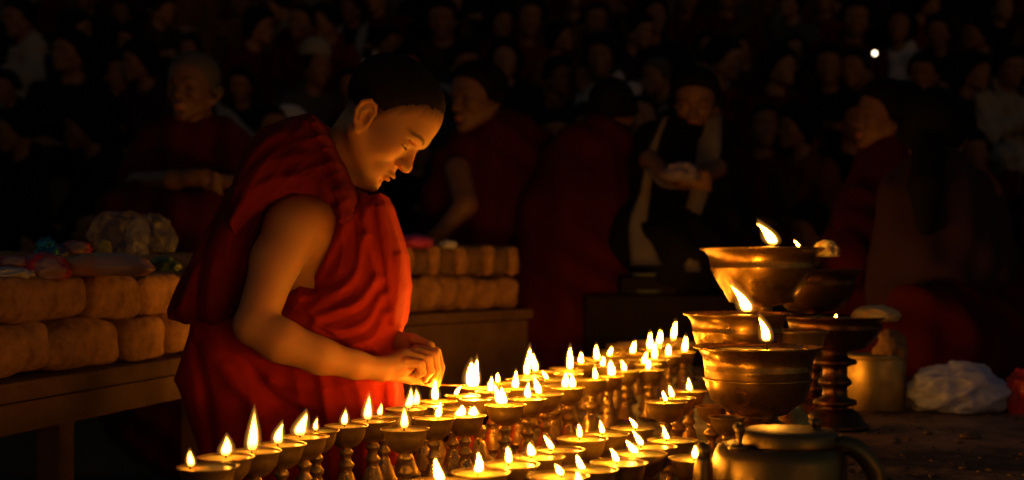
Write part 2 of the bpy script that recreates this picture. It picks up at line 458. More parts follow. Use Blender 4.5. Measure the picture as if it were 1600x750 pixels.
def butter_mesh(r, z, seed, lumps=.0012):
    from mathutils import noise as N
    v = [(0, 0, z)]; f = []; nr, na = 7, 26
    for i in range(1, nr + 1):
        for k in range(na):
            a = 2 * math.pi * k / na; q = r * i / nr
            x, y = q * math.cos(a), q * math.sin(a)
            h = N.noise(Vector((x * 110, y * 110, seed * 5.1))) * lumps + N.noise(Vector((x * 260, y * 260, seed * 3.1))) * lumps * .5
            v.append((x, y, z + h * (1.2 if i < nr else .3)))
    for k in range(na): f.append((0, 1 + k, 1 + (k + 1) % na))
    for i in range(nr - 1):
        for k in range(na):
            a = 1 + i * na; k2 = (k + 1) % na; f.append((a + k, a + na + k, a + na + k2, a + k2))
    return mesh('butter', v, f)
BUTTER = [butter_mesh(.0357 * LR, .1096, s) for s in range(5)]
WICK = tube([(0, 0, .105), (.0006, 0, .1115), (.0012, .0005, .1165)], [.0011, .0010, .0008], 6)
def flame_mesh(h, wd, lean, lean2=0.0, tipheat=.55, seed=0, power=1.0):
    n = 10; ts = [0, .04, .10, .18, .28, .4, .52, .64, .76, .87, .95, 1]
    v = []; ht = []; f = []; mi = []
    rs = random.Random(seed * 7 + 1)
    ph = rs.uniform(0, 6); sk = rs.uniform(.50, .72); kink = rs.uniform(-.10, .10); lob = rs.uniform(.06, .22)
    for sh, (rs_, hs_, z0, lev) in enumerate([(1, 1, 0, None), (1.22, 1.07, -.02, .55), (1.55, 1.16, -.05, .20), (2.1, 1.26, -.09, .07)]):  # flame core, then the added glow shells around it
        b0 = len(v)
        for t in ts:
            r = wd * .5 * rs_ * (math.sin(math.pi * min(1, t ** sk)) ** .75 if 0 < t < 1 else .02) * (1 - .3 * t)
            cx = lean * t ** 1.5 + kink * wd * math.sin(5 * t + ph); cyy = lean2 * t ** 1.4
            for k in range(n):
                a = 2 * math.pi * k / n
                rr_ = r * (1 + lob * math.sin(2 * a + ph + 4 * t) * t)
                v.append((cx + rr_ * math.cos(a), cyy + rr_ * math.sin(a) * .8, (z0 + t * (hs_ - z0)) * h))
                if lev is None:
                    e = .01 + .99 * min(1, max(0, (t - .03) / .22)) ** 1.5
                    if t > .6: e *= 1 - (1 - tipheat) * ((t - .6) / .4)
                    e *= power
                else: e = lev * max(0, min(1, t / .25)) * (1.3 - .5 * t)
                ht.append(e)
        for i in range(len(ts) - 1):
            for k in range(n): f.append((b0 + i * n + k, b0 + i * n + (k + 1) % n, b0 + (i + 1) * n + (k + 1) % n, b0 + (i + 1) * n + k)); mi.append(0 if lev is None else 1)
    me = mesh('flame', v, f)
    me.materials.append(M['flame']); me.materials.append(M['glow_shell']); me.polygons.foreach_set('material_index', mi)
    a = me.attributes.new('flame_level', 'FLOAT', 'POINT'); a.data.foreach_set('value', ht)
    return me
RIM = .1115
# (px, py of rim centre, flame x, flame height px, lean px, flame look, band, extra scale)
LAMPS = [
 (324,738,298,24,-1,'small round flame over melted oil','r',1.12),
 (352,718,352,30,0,'plump upright flame','r',1.06),
 (399,706,395,62,4,'very tall orange tipped flame','r',1.02),
 (440,694,434,32,6,'flame leaning right','r',1),
 (476,682,468,36,9,'broad flame swept to the right','r',1),
 (503,671,502,19,3,'short flame','r',1),
 (535,666,532,24,1,'stubby pear shaped flame','r',1),
 (580,658,571,38,2,'tall slim flame','r',1),
 (606,645,601,18,1,'tiny flame','r',.95),
 (633,676,631,32,0,'upright flame on crusty butter','r',1.1),
 (629,641,633,31,4,'narrow flame tilting right','r',1.02),
 (660,634,649,25,0,'rounded flame','r',1),
 (681,655,687,25,3,'low flame bending right','r',1.04),
 (684,627,679,33,0,'slender flame beside the boys fingers','r',1),
 (724,650,715,16,5,'wide ragged flame lying low','r',1),
 (722,618,711,14,9,'little flame blown sideways','r',1),
 (744,606,735,40,2,'big blocky flame just being lit','r',1),
 (770,612,766,23,1,'straight flame','r',1),
 (786,598,777,14,0,'dot of a flame','r',1),
 (789,636,781,32,-10,'double flame leaning left','r',1.06),
 (808,607,805,27,0,'oval flame','r',1),
 (824,626,824,25,0,'steady upright flame','r',1.06),
 (826,588,823,44,4,'tall pointed flame','r',1),
 (852,617,842,26,-9,'flame leaning left','r',1.02),
 (846,581,836,28,-5,'curved flame','r',1),
 (868,593,854,12,-8,'low flame bent left','r',1),
 (888,607,883,24,-1,'twin flame','r',1.02),
 (889,579,889,36,2,'tall bright flame','r',1),
 (924,594,929,18,0,'small slim flame','r',1.02),
 (910,568,907,17,0,'short oval flame','r',1),
 (951,588,954,24,0,'fat flame','r',1),
 (936,563,932,23,-1,'leaf shaped flame','r',1),
 (948,572,941,14,0,'tiny blurred flame','r',1),
 (978,580,975,16,-5,'small flame tilting left','r',1),
 (957,556,952,12,3,'faint small flame','r',1),
 (992,552,987,18,4,'flame tipped right','r',1),
 (1012,569,1006,18,3,'slightly bent flame','r',1),
 (1024,562,1022,26,1,'tall narrow flame','r',1),
 (1016,546,1014,26,1,'pointed flame','r',1),
 (1034,538,1030,21,1,'thin flame','r',1),
 (1045,556,1044,17,0,'squat flame','r',1),
 (1054,530,1051,27,4,'highest flame at far end','r',1),
 (1069,550,1069,24,2,'smooth flame','r',1),
 (1015,578,1012,15,2,'dim little flame','r',1),
 (1077,611,1076,20,-3,'slanting flame by the engraved bowl','f',1),
 (1059,622,1050,19,-6,'flame leaning left','f',1),
 (1041,634,1039,16,-4,'small round flame','f',1.12),
 (989,669,991,16,-9,'low flame bent left','f',1),
 (1020,697,1001,24,-14,'long flame blown left','f',1),
 (1050,688,1040,22,-6,'narrow slanting flame','f',1),
 (1000,712,990,20,-14,'broad flame blown left','f',1.06),
 (946,678,940,20,-4,'short wide flame','f',1),
 (910,689,905,21,-2,'upright oval flame','f',1.06),
 (874,702,860,22,-11,'flame swept left','f',1),
 (841,716,829,20,-2,'plump low flame','f',1.04),
 (798,728,794,26,-2,'rounded flame','f',1.04),
 (751,741,747,32,0,'tall straight flame','f',1.04),
 (683,760,686,36,-8,'flame at lower edge','f',1.08),
 (966,726,961,20,-10,'slanted flame','f',1.04),
 (921,737,908,22,-9,'flame leaning left over a wet rim','f',1.06),
 (874,750,877,16,-10,'stub of a flame close to the camera','f',1.1),
 (908,772,903,26,-3,'half hidden flame','f',1.1),
 (1086,716,1083,20,0,'small flame half behind the kettle spout','f',1),
]
def rimY(py): return .2415 * F / (py - 415)
ps = []
for L_ in LAMPS:
    Y = rimY(L_[1]); ps.append([(L_[0] - 800) / F * Y, Y])
ps = np.array(ps); sc_ = np.array([L_[7] for L_ in LAMPS]) ** .5
KX, KY = .324, 1.55
for it in range(120):       # settle the feet so that no two rims overlap
    for i in range(len(ps)):
        for j in range(i):
            d = ps[i] - ps[j]; l = np.hypot(*d); mn = .0338 * (sc_[i] + sc_[j]) + .0003
            if l < mn:
                q = d / (l + 1e-9) * (mn - l) * .5; q[0] *= .8; ps[i] += q; ps[j] -= q
ords = ['first','second','third','fourth','fifth','sixth','seventh','eighth','ninth','tenth','eleventh','twelfth','thirteenth','fourteenth','fifteenth','sixteenth','seventeenth','eighteenth','nineteenth','twentieth'] 
ords += ['twenty-' + q for q in ords[:9]] + ['thirtieth'] + ['thirty-' + q for q in ords[:9]] + ['fortieth'] + ['forty-' + q for q in ords[:9]] + ['fiftieth']
rank = {}
for b_ in 'rf':
    ids = sorted([i for i, L_ in enumerate(LAMPS) if L_[6] == b_], key=lambda i: LAMPS[i][2])
    for q, i in enumerate(ids): rank[i] = q
def make_lamp(i, pos, s, flame=None, label='', group='butter lamps', unlit=False):
    rs = random.Random(i * 17 + 3)
    t = empty('butter_lamp', (pos[0], pos[1], TZ), rs.uniform(0, .0), s)
    tag(t, label, 'butter lamp', group)
    link('foot', FOOT[rs.choice([0, 0, 1, 2])], M['brass'], t)
    link('bowl', BOWL[i % 3], M['brass'], t)
    link('butter', BUTTER[i % 5], M['wax'], t)
    return t
for i, L_ in enumerate(LAMPS):
    px, py, fx, fh, lean, look, band, s = L_
    s = s ** .5
    place = ('from left in rear band' if band == 'r' else 'from left in front cluster')
    t = make_lamp(i, ps[i], s, label='butter lamp, %s, %s %s' % (look, ords[rank[i]], place), group='butter lamps in the long rear band' if band == 'r' else 'butter lamps in the front cluster')
    Y = ps[i][1]; k = Y / F / s
    dx = max(-.024, min(.024, (fx - px) * k)); dy = -.004 + .006 * math.sin(i * 2.1)
    wk = link('wick', WICK, M['wick'], t, loc=(dx, dy, 0))
    fh_ = (fh + 1) * k * .93; wd = max(.0066, min(.0115, fh_ * .38)) * (1.35 if ('broad' in look or 'fat' in look or 'plump' in look) else 1)
    lean_ = lean * k
    if 'blocky' in look: wd = .020
    if 'wide ragged' in look: wd = .016
    pw_ = (.24 if fx < 560 else .22 if fx < 660 else 1.7) if band == 'r' else 1.35
    if 'blocky' in look: pw_ = 4.0
    fm = flame_mesh(fh_, wd, lean_, .002 * math.sin(i), .12 if 'orange tipped' in look else .6, i, pw_)
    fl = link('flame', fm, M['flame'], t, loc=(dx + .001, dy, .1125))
    if 'wide ragged' in look or 'twin' in look or 'double' in look:
        ex = .022 if 'wide' in look else (.014 if 'twin' in look else .007)
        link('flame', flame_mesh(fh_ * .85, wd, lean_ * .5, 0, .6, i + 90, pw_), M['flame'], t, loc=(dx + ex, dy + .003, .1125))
        link('wick', WICK, M['wick'], t, loc=(dx + ex, dy + .003, 0))
    if 'blocky' in look:
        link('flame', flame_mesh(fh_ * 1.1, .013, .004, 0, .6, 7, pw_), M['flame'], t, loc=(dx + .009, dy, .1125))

# unlit lamps standing in the gaps of the rear band
fill = []; rf_ = random.Random(4)
for tr in range(6000):
    if len(fill) >= 22: break
    Y = rf_.uniform(1.75, 4.1); x0 = -.39 + (Y - 1.5) * .285; x = rf_.uniform(x0 + .02, x0 + .16 + (Y - 1.5) * .05)
    if Y < 2.5 and x < x0 + .08: continue
    q = np.array((x, Y)); al = np.concatenate([ps] + [np.array([g_]) for g_ in fill])
    if np.min(np.hypot(*(al - q).T)) > .066: fill.append(q)
fill.sort(key=lambda q: q[0] / q[1])
for n_, q in enumerate(fill):
    make_lamp(n_ * 3 + 200, q, 1, label='unlit butter lamp without flame, %s from left among the unlit lamps' % ords[n_], group='unlit butter lamps in the rear band')

# ------------------------------------------------------------------ great lamps on pedestals
def goblet(name, label, px, py, w_, Y, depth, neck, foot_r, n_kn=3, m='brass_big', deep=.5, fill=.9, hgroup=None):
    """rim centre at (px,py), rim width w_ px; the foot stands on the table"""
    c = P(px, py, Y); r = w_ / 2 / F * Y; H = c[2] - TZ
    t = empty(name, (c[0], c[1], TZ)); tag(t, label, 'large butter lamp', hgroup)
    d = depth
    bp = [(neck, H - d - .004), (neck * 1.5, H - d), (r * .52, H - d * .94), (r * (.55 + .17 * deep), H - d * .80), (r * (.70 + .11 * deep), H - d * .58), (r * .825, H - d * .36), (r * .829, H - d * .335), (r * .824, H - d * .33), (r * .832, H - d * .315), (r * .829, H - d * .31), (r * .85, H - d * .16), (r * .92, H - d * .06), (r, H - .003), (r * 1.005, H), (r * .975, H + .0005), (r * .90, H - d * .06), (r * .83, H - d * .2), (r * .72, H - d * .4), (0, H - d * .55)]
    link('bowl', lathe(bp, 64, wob=.003), M[m], t)
    h = H - d
    pp = [(0, 0), (foot_r, 0), (foot_r * 1.02, .008), (foot_r * .9, .014), (foot_r * .82, h * .10 + .01)]
    z0 = h * .16 + .01
    pp += [(neck * 1.5, z0 + h * .04)]
    for q in range(n_kn):
        a = z0 + (h - z0) * (q + .35) / n_kn; b = (h - z0) / n_kn
        kr = neck * (1.75 if q % 2 == 0 else 1.35)
        pp += [(neck, a - .22 * b), (neck * 1.05, a - .12 * b), (kr, a), (kr * 1.03, a + .1 * b), (kr, a + .2 * b), (neck * 1.02, a + .36 * b)]
    pp += [(neck, h)]
    link('pedestal', lathe([(rr_, z_) for rr_, z_ in pp], 40), M[m], t)
    link('butter', butter_mesh(r * .9, H - d * .075, int(px), .004), M['wax'], t)
    return t, c, r, H
def big_flame(t, c, H, fpx, fpy_base, fpy_top, lean, wd, Y, dy=0.0, seed=1, tip=.35):
    k = Y / F; x = (fpx - 800) * k - c[0]
    zb = CZ + (415 - fpy_base) * k - TZ; h = (fpy_base - fpy_top) * k
    link('wick', tube([(x, dy, H - .02), (x, dy, zb + .004)], [.003, .002], 8), M['wick'], t)
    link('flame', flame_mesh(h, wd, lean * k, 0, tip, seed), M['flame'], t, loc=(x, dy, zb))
t, c, r, H = goblet('pedestal_lamp', 'large brass lamp bowl with engraved bands, foremost of the big lamps behind the kettle', 1184, 541, 200, 2.2, .115, .034, .06, 2, deep=1.0)
big_flame(t, c, H, 1193, 532, 496, -12, .014, 2.2, -.03, 11)
b_r = link('bead_ring', lathe([(r * .836, H - .058), (r * .846, H - .056), (r * .836, H - .054)], 64), M['brass_big'], t)
t, c, r, H = goblet('pedestal_lamp', 'topmost large brass lamp bowl with flared rim, flame leaning left', 1190, 387, 192, 2.62, .118, .022, .075, 4, deep=0.2)
big_flame(t, c, H, 1200, 383, 351, -26, .020, 2.62, -.06, 12)
big_flame(t, c, H, 1240, 387, 376, -8, .006, 2.62, -.05, 13)
t, c, r, H = goblet('pedestal_lamp', 'bright brass lamp bowl lower left behind the engraved bowl, big flame leaning left', 1152, 489, 168, 2.4, .10, .022, .06, 3)
big_flame(t, c, H, 1160, 486, 446, -24, .020, 2.4, -.05, 14)
t, c, r, H = goblet('pedestal_lamp', 'dark unlit bronze lamp bowl half hidden behind the topmost bowl', 1272, 421, 152, 2.95, .10, .014, .06, 4, m='copper')
t, c, r, H = goblet('pedestal_lamp', 'dark wide bronze lamp bowl carrying a slab of butter', 1305, 494, 170, 2.78, .075, .026, .07, 3, m='copper')
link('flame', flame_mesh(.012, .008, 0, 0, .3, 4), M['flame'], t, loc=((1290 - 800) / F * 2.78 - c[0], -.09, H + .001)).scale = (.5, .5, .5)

def lump(name, label, cat, px, py, w_, h_, Y, material, dep=None, seed=1, rough=.25, sub=4, sharp=1.0, zb=None, rz=0.0, group=None, flat=0.0):
    """crumpled solid centred on px, its foot at py"""
    from mathutils import noise as N
    k = Y / F; sx = w_ * k / 2; sz = h_ * k; sy = (dep or w_) * k / 2
    bm = bmesh.new(); bmesh.ops.create_icosphere(bm, subdivisions=sub, radius=1)
    for v in bm.verts:
        q = v.co.copy(); n = 0
        for o_, am in ((1.3, 1), (2.9, .55), (6.1, .28), (12, .12)):
            n += (1 - 2 * abs(N.noise(q * o_ + Vector((seed * 9.1, 3 * seed, seed))))) * am * sharp + N.noise(q * o_ + Vector((seed * 2.1, seed, 0))) * am * (1 - sharp)
        q *= 1 + rough * (n - .8 * sharp)
        q.z = max(q.z, -.55)
        v.co = Vector((q.x * sx, q.y * sy, (q.z + .55) / 1.55 * sz))
    me = bpy.data.meshes.new(name); bm.to_mesh(me); bm.free()
    p = P(px, py, Y)
    o = link(name, me, material, loc=p); o.rotation_euler = (0, 0, rz)
    tag(o, label, cat, group); return o
lump('butter_lump', 'pale butter lump perched on the right rim of the topmost bowl', 'butter', 1291, 401, 34, 24, 2.6, M['wax_matt'], seed=3, rough=.3, dep=60)
lump('butter_lump', 'wedge of yellow butter lying on the wide bronze bowl', 'butter', 1368, 501, 66, 24, 2.78, M['wax_matt'], seed=5, rough=.12, dep=110)
# little brass goblet glinting between the big lamps, and small brass pieces round the kettle
def small_goblet(label, px, py, Y, s, mt='brass'):
    c = P(px, py, Y); t = empty('small_goblet', (c[0], c[1], TZ), 0, s); tag(t, label, 'goblet', 'small brass goblets')
    link('foot', FOOT[2], M[mt], t); link('bowl', BOWL[0], M[mt], t); return t
small_goblet('shiny brass goblet with flared foot standing between the engraved bowl and bronze bowl', 1238, 500, 2.45, 2.05)
small_goblet('short brass goblet just behind the kettle lid, on the left', 1136, 640, 2.12, .92)
small_goblet('small tarnished goblet left of the engraved bowl foot', 1112, 645, 2.3, .9)
small_goblet('squat goblet in shade right behind the engraved bowl foot', 1222, 610, 2.55, 1.05)
# tin with crumpled cloth on it
M['tin'] = mat('dull_brass_tin', (.5, .36, .14), .42, .85, noise=(12, (.3, .2, .08), .4, .7), bump=(20, .2, .002))
c = P(1364, 553, 3.15); H = c[2] - TZ; r = 50 / F * 3.15
t = empty('tin_canister', (c[0], c[1], TZ)); tag(t, 'dull yellow cylindrical tin standing behind the bronze lamps', 'tin')
link('body', lathe([(0, 0), (r * .99, 0), (r, .004), (r, H - .004), (r * .99, H - .001), (r * .97, H - .004), (r * .97, H - .02), (0, H - .02)], 48), M['tin'], t)
link('rim_bead', lathe([(r * .995, H - .012), (r * 1.02, H - .008), (r * 1.02, H - .004), (r * .995, H)], 48), M['tin'], t)
M['brown_cloth'] = mat('brown_rag', (.24, .13, .06), .8, bump=(70, .6, .003))
lump('rag', 'crumpled brown rag stuffed in the mouth of the yellow tin', 'cloth', 1391, 560, 46, 42, 3.12, M['brown_cloth'], seed=8, rough=.28)

# kettle
kt = empty('kettle', (KX, KY, TZ)); tag(kt, 'dull brass kettle with flat lid in the foreground, spout to the left', 'kettle')
M['kettle'] = mat('old_brass_kettle', (.30, .21, .075), .36, .85, noise=(14, (.2, .13, .055), .4, .7), bump=(30, .3, .002))
kk = KY / F
hb = .353 - 280 * kk
q_ = .80
link('body', lathe([(r_ * q_, z_) for r_, z_ in [(0, 0), (.085, 0), (.098, .006), (.102, .03), (.103, hb * .5), (.099, hb - .014), (.094, hb - .004), (.087, hb), (.075, hb + .001), (.070, hb - .002), (0, hb - .002)]], 56), M['kettle'], kt)
ld = link('lid', lathe([(r_ * q_, z_) for r_, z_ in [(.074, hb + .0015), (.0745, hb + .004), (.0715, hb + .0125), (.070, hb + .0165), (.067, hb + .018), (.03, hb + .019), (0, hb + .020)]], 56), M['kettle'], kt, loc=(.012, 0, 0))
sp = spline([(-.060, -.02, .03), (-.082, -.028, .040), (-.096, -.030, .070), (-.098, -.030, .105), (-.096, -.030, .126)], 5)
link('spout', tube(sp, list(np.linspace(.018, .0088, len(sp))), 14), M['kettle'], kt)
link('spout_lip', tube([(-.096, -.030, .124), (-.0955, -.030, .136), (-.101, -.030, .144)], [.0088, .008, .003], 12), M['kettle'], kt)
for x, y in ((-.054, -.03), (.050, .028)):
    lg = link('lug', tube([(x, y, hb - .002), (x, y, hb + .009), (x + .0015, y, hb + .020), (x - .001, y, hb + .027), (x, y, hb + .030)], [.004, .0032, .006, .007, .003], 12), M['kettle'], kt)
    link('lug_base', lathe([(0, hb - .004), (.0135, hb - .003), (.012, hb + .002), (0, hb + .003)], 20), M['kettle'], lg, loc=(x, y, .002))
hd = spline([(.066, -.02, hb + .004), (.084, -.03, hb), (.100, -.035, hb - .018), (.107, -.036, hb - .045), (.096, -.045, .014)], 5)
link('handle', tube(hd, .0115, 12), M['kettle'], kt)

# white crumpled plastic bag and a red one at the right of the table
M['white_plastic'] = mat('white_polythene_skylit', (.46, .50, .80), .4, sss=.02, sssr=(1, .9, .8), bump=(25, .6, .01))  # white bag tinted blue: sky light put into its colour
M['red_plastic'] = mat('red_polythene', (.5, .03, .03), .35, bump=(25, .5, .01))
lump('plastic_bag', 'crumpled white plastic bag on the table before the maroon robes', 'plastic bag', 1500, 641, 150, 72, 3.1, M['white_plastic'], dep=110, seed=4, rough=.17, sub=5)
lump('plastic_bag', 'red plastic bag at the right edge beside the white bag', 'plastic bag', 1606, 645, 70, 66, 3.08, M['red_plastic'], seed=14, rough=.25, sub=5)

# ------------------------------------------------------------------ bench of rounded blocks on the left
BX0 = -1.375; BT = .2254; BA = -math.atan(BT)
def bench(Y, back, z): return (BX0 + BT * Y - back * math.cos(BA), Y + back * math.sin(-BA), z)
M['block'] = mat('rounded_clay', (.44, .22, .07), .95, noise=(24, (.20, .09, .028), .35, .68), bump=(90, 1.0, .006))
M['block_dark'] = mat('scorched_clay', (.20, .10, .035), .9, noise=(24, (.09, .05, .02), .35, .7), bump=(90, 1.0, .006))
M['plank'] = mat('rough_plank', (.15, .075, .03), .9, noise=(6, (.07, .035, .014), .35, .7), bump=(60, .6, .003))
bt = empty('trestle', bench(2.4, .2, 0), BA); tag(bt, 'long rough plank trestle carrying the rounded blocks behind the boy', 'trestle table')
Lb = (3.85 - 1.2) / math.cos(BA); mid = (6.55 - 2.4 - Lb / 2 * math.cos(BA)) / math.cos(BA)
midl = ((1.2 + 3.85) / 2 - 2.4) / math.cos(BA)
z1, z0b = CZ - .200, CZ - .2915
link('plank_top', box(.50, Lb, .035, -.02, midl, z1 - .0175, .006), M['plank'], bt, smooth=False)
link('apron', box(.03, Lb - .02, z1 - .038 - z0b, .205, midl, (z1 - .038 + z0b) / 2, .004), M['plank'], bt, smooth=False)
for Yl in (1.35, 2.40, 3.7):
    for bk in (.19, -.2):
        link('leg', box(.05, .05, z1 - .038, bk - .015, (Yl - 2.4) / math.cos(BA), (z1 - .038) / 2, .004), M['plank'], bt, smooth=False)
rb = random.Random(11)
def block_row(y0, y1, ln, zb, h, back, dep, m, rowname, grp, alt=False):
    y = y0; n = 0
    while y < y1:
        l_ = ln * rb.uniform(.82, 1.2); mm = m
        if alt:
            l_ = ln * (1.15 if n % 2 else .75); mm = 'block_dark' if n % 2 else 'block'
        me = rounded_box(dep, l_ * .985, h * rb.uniform(.97, 1.03), min(h, l_) * .42, 5, sub=2, noise=.013, seed=n + zb * 50 + back * 9, z0=True)
        o = link('rounded_block', me, M[mm], loc=bench(y + l_ / 2 * .975, back + rb.uniform(-.006, .006), zb))
        o.rotation_euler = (0, 0, BA + rb.uniform(-.03, .03))
        tag(o, '%s rounded block, %s from camera end of the %s' % ('dark' if mm == 'block_dark' else 'tan', ords[n], rowname), 'block', grp)
        y += l_ * .975; n += 1
block_row(1.55, 3.65, .215, z1 + .0015, .0900, .09, .17, 'block', 'lower front row', 'blocks of the lower row')
block_row(1.50, 3.62, .235, z1 + .0925, .0900, .10, .18, 'block', 'upper front row', 'blocks of the upper row')
block_row(1.50, 3.6, .26, z1 + .0015, .225, .32, .22, 'block', 'tall back row', 'blocks of the back row')
# second, shorter stack on its own plank to the right of the boy
A2 = P(585, 0, 3.98); E2 = P(818, 0, 4.62); dv = (E2 - A2)[:2]; L2 = float(np.hypot(*dv)); dv /= L2; A2r = -math.atan2(dv[0], dv[1]); nv = np.array((-dv[1], dv[0]))
z2 = P(0, 487, 4.3)[2]
sc2_ = empty('trestle', (A2[0] + dv[0] * L2 / 2 + nv[0] * .17, A2[1] + dv[1] * L2 / 2 + nv[1] * .17, 0), A2r)
tag(sc2_, 'short rough plank trestle under the stack of blocks right of the boy', 'trestle table')
link('plank_top', box(.40, L2 + .04, .035, 0, 0, z2 - .0185, .006), M['plank'], sc2_, smooth=False)
link('apron', box(.03, L2, .30, .175, 0, z2 - .189, .004), M['plank'], sc2_, smooth=False)
for a_ in (-.17, .155):
    for b_ in (-1, 1): link('leg', box(.05, .05, z2 - .038, a_ , b_ * (L2 / 2 - .06), (z2 - .038) / 2, .004), M['plank'], sc2_, smooth=False)
def row2(n, zb, h, back, dep, rowname, alt, mm0='block'):
    wds = [(1.25 if q % 2 else .8) if alt else rb.uniform(.85, 1.15) for q in range(n)]; tot = sum(wds); y = 0
    for q in range(n):
        l_ = wds[q] / tot * L2; dk = alt and q % 2
        me = rounded_box(dep, l_ * 1.0, h * rb.uniform(.95, 1.05), min(h, l_) * .42, 4, sub=2, noise=.010, seed=q + zb * 31 + back * 7, z0=True)
        p2 = A2[:2] + dv * (y + l_ / 2) + nv * (back + rb.uniform(-.008, .008) + (.012 if dk else 0))
        o = link('rounded_block', me, M['block_dark' if dk else mm0], loc=(p2[0], p2[1], zb)); o.rotation_euler = (0, 0, A2r + rb.uniform(-.04, .04))
        tag(o, '%s rounded block, %s from left in %s right of the boy' % ('dark' if dk else 'tan', ords[q], rowname), 'block', 'blocks of the short stack, ' + rowname)
        y += l_
row2(7, z2 + .0015, .118, .09, .16, 'lower row', False)
row2(11, z2 + .121, .098, .09, .17, 'upper row', True)
row2(6, z2 + .0015, .235, .27, .17, 'back row', False)
# things lying on the blocks
BTOP = z1 + .186
M['clear_plastic'] = mat('clear_polythene', (.36, .34, .42), .25, alpha=.18, bump=(30, .8, .01), spec=.8)
BTOP = z1 + .186
def on_bench(name, label, cat, px, py, w_, h_, Y, m, **kw):
    o = lump(name, label, cat, px, py, w_, h_, Y, m, **kw); o.location.z = BTOP - .003 + kw.get('zb', 0) if False else o.location.z; return o
on_bench('plastic_bag', 'puffed clear plastic bag, larger left lobe, on the block bench', 'plastic bag', 186, 398, 84, 66, 2.72, M['clear_plastic'], seed=21, rough=.22, sub=5)
on_bench('plastic_bag', 'smaller puffed clear bag right of the larger clear bag', 'plastic bag', 236, 394, 70, 56, 2.78, M['clear_plastic'], seed=22, rough=.22, sub=5)
M['orange_pack'] = mat('amber_wrap', (.55, .22, .05), .3, noise=(12, (.45, .28, .24), .45, .6), bump=(30, .5, .004))
M['white_pack'] = mat('pale_wrap', (.42, .40, .44), .35, bump=(40, .6, .004))
M['red_pack'] = mat('crimson_wrap', (.42, .025, .04), .35, noise=(14, (.3, .2, .22), .5, .6), bump=(40, .6, .004))
M['blue_pack'] = mat('teal_foil', (.03, .30, .38), .2, .6, noise=(25, (.02, .06, .25), .45, .6), bump=(60, .6, .003))
M['green_pack'] = mat('olive_wrap', (.22, .27, .05), .45, noise=(14, (.05, .12, .03), .4, .6), bump=(40, .6, .004))
M['yellow_pack'] = mat('yellow_wrap', (.6, .42, .04), .4, bump=(40, .5, .003))
M['blue_cloth'] = mat('navy_wrap', (.03, .04, .18), .5, bump=(40, .5, .003))
on_bench('wrapped_loaf', 'long amber loaf in clear wrap lying on the block bench', 'wrapped loaf', 164, 431, 146, 36, 2.52, M['orange_pack'], seed=31, rough=.10, dep=90)
on_bench('packet', 'crumpled crimson packet left of the amber loaf', 'packet', 70, 436, 66, 38, 2.42, M['red_pack'], seed=32, rough=.3, dep=80)
on_bench('packet', 'flat dark red packet at the left picture edge', 'packet', 22, 420, 56, 20, 2.4, M['red_pack'], seed=33, rough=.25, dep=80)
on_bench('packet', 'pale crumpled wrapper at the left picture edge under the red packet', 'packet', 14, 436, 64, 18, 2.33, M['white_pack'], seed=34, rough=.25, dep=80)
on_bench('packet', 'glinting teal foil packet behind the crimson packet', 'packet', 72, 404, 30, 30, 2.62, M['blue_pack'], seed=35, rough=.3, dep=30)
on_bench('packet', 'small navy packet next to the teal foil packet', 'packet', 92, 402, 26, 20, 2.66, M['blue_cloth'], seed=36, rough=.3, dep=40)
on_bench('packet', 'olive green packet right of the amber loaf', 'packet', 256, 424, 48, 22, 2.62, M['green_pack'], seed=37, rough=.25, dep=60)
on_bench('packet', 'tiny yellow packet before the clear bags', 'packet', 164, 397, 20, 22, 2.6, M['yellow_pack'], seed=38, rough=.2, dep=12)
on_bench('packet', 'dark wine coloured packet behind the amber loaf', 'packet', 118, 396, 44, 18, 2.7, M['red_pack'], seed=39, rough=.3, dep=60)
M['magenta'] = mat('magenta_cloth', (.38, .03, .16), .7, bump=(40, .4, .004))
on_bench('cloth_bundle', 'folded magenta cloth on the bench just right of the boy', 'cloth', 645, 388, 62, 22, 4.15, M['magenta'], seed=41, rough=.15, dep=120)
on_bench('packet', 'small pale packet near the magenta cloth', 'packet', 700, 388, 24, 12, 4.28, M['white_pack'], seed=42, rough=.3)

# ------------------------------------------------------------------ the boy
def xz(pts, Y=2.30): return [(P(a, b, Y)[0], P(a, b, Y)[2]) for a, b in pts]
HP = 50.5
HF = frame((math.cos(R(HP)), -.10, -math.sin(R(HP))), (math.sin(R(HP)), .0, math.cos(R(HP))))
HO = P(605, 165, 2.36); HS = 1.02
def boy_head(p, dd=None):
    q = ((p - HO) / HS) @ HF
    far = np.linalg.norm(q, axis=1)
    out = (far - .135).astype(np.float32) * HS
    m = far < .16
    if m.any(): out[m] = HEAD.ev(q[m].astype(np.float32)) * HS
    return out
B = S()
B.fn(boy_head)
B.cap(P(560, 205, 2.37), P(505, 292, 2.39), .043, .054, .03)
B.cap(P(498, 330, 2.39), P(465, 500, 2.39), .090, .092, .05)
B.cap(P(470, 350, 2.30), P(470, 350, 2.46), .062, .062, .04)
B.cap(P(458, 354, 2.262), P(432, 405, 2.245), .0485, .0415, .03)
B.cap(P(432, 405, 2.245), P(399, 505, 2.21), .0415, .0345, .02)
B.chain([P(399, 509, 2.205), P(438, 532, 2.20), P(500, 556, 2.215), P(555, 570, 2.235), P(597, 577, 2.255)], [.0365, .0365, .0310, .0240, .0195], .012)
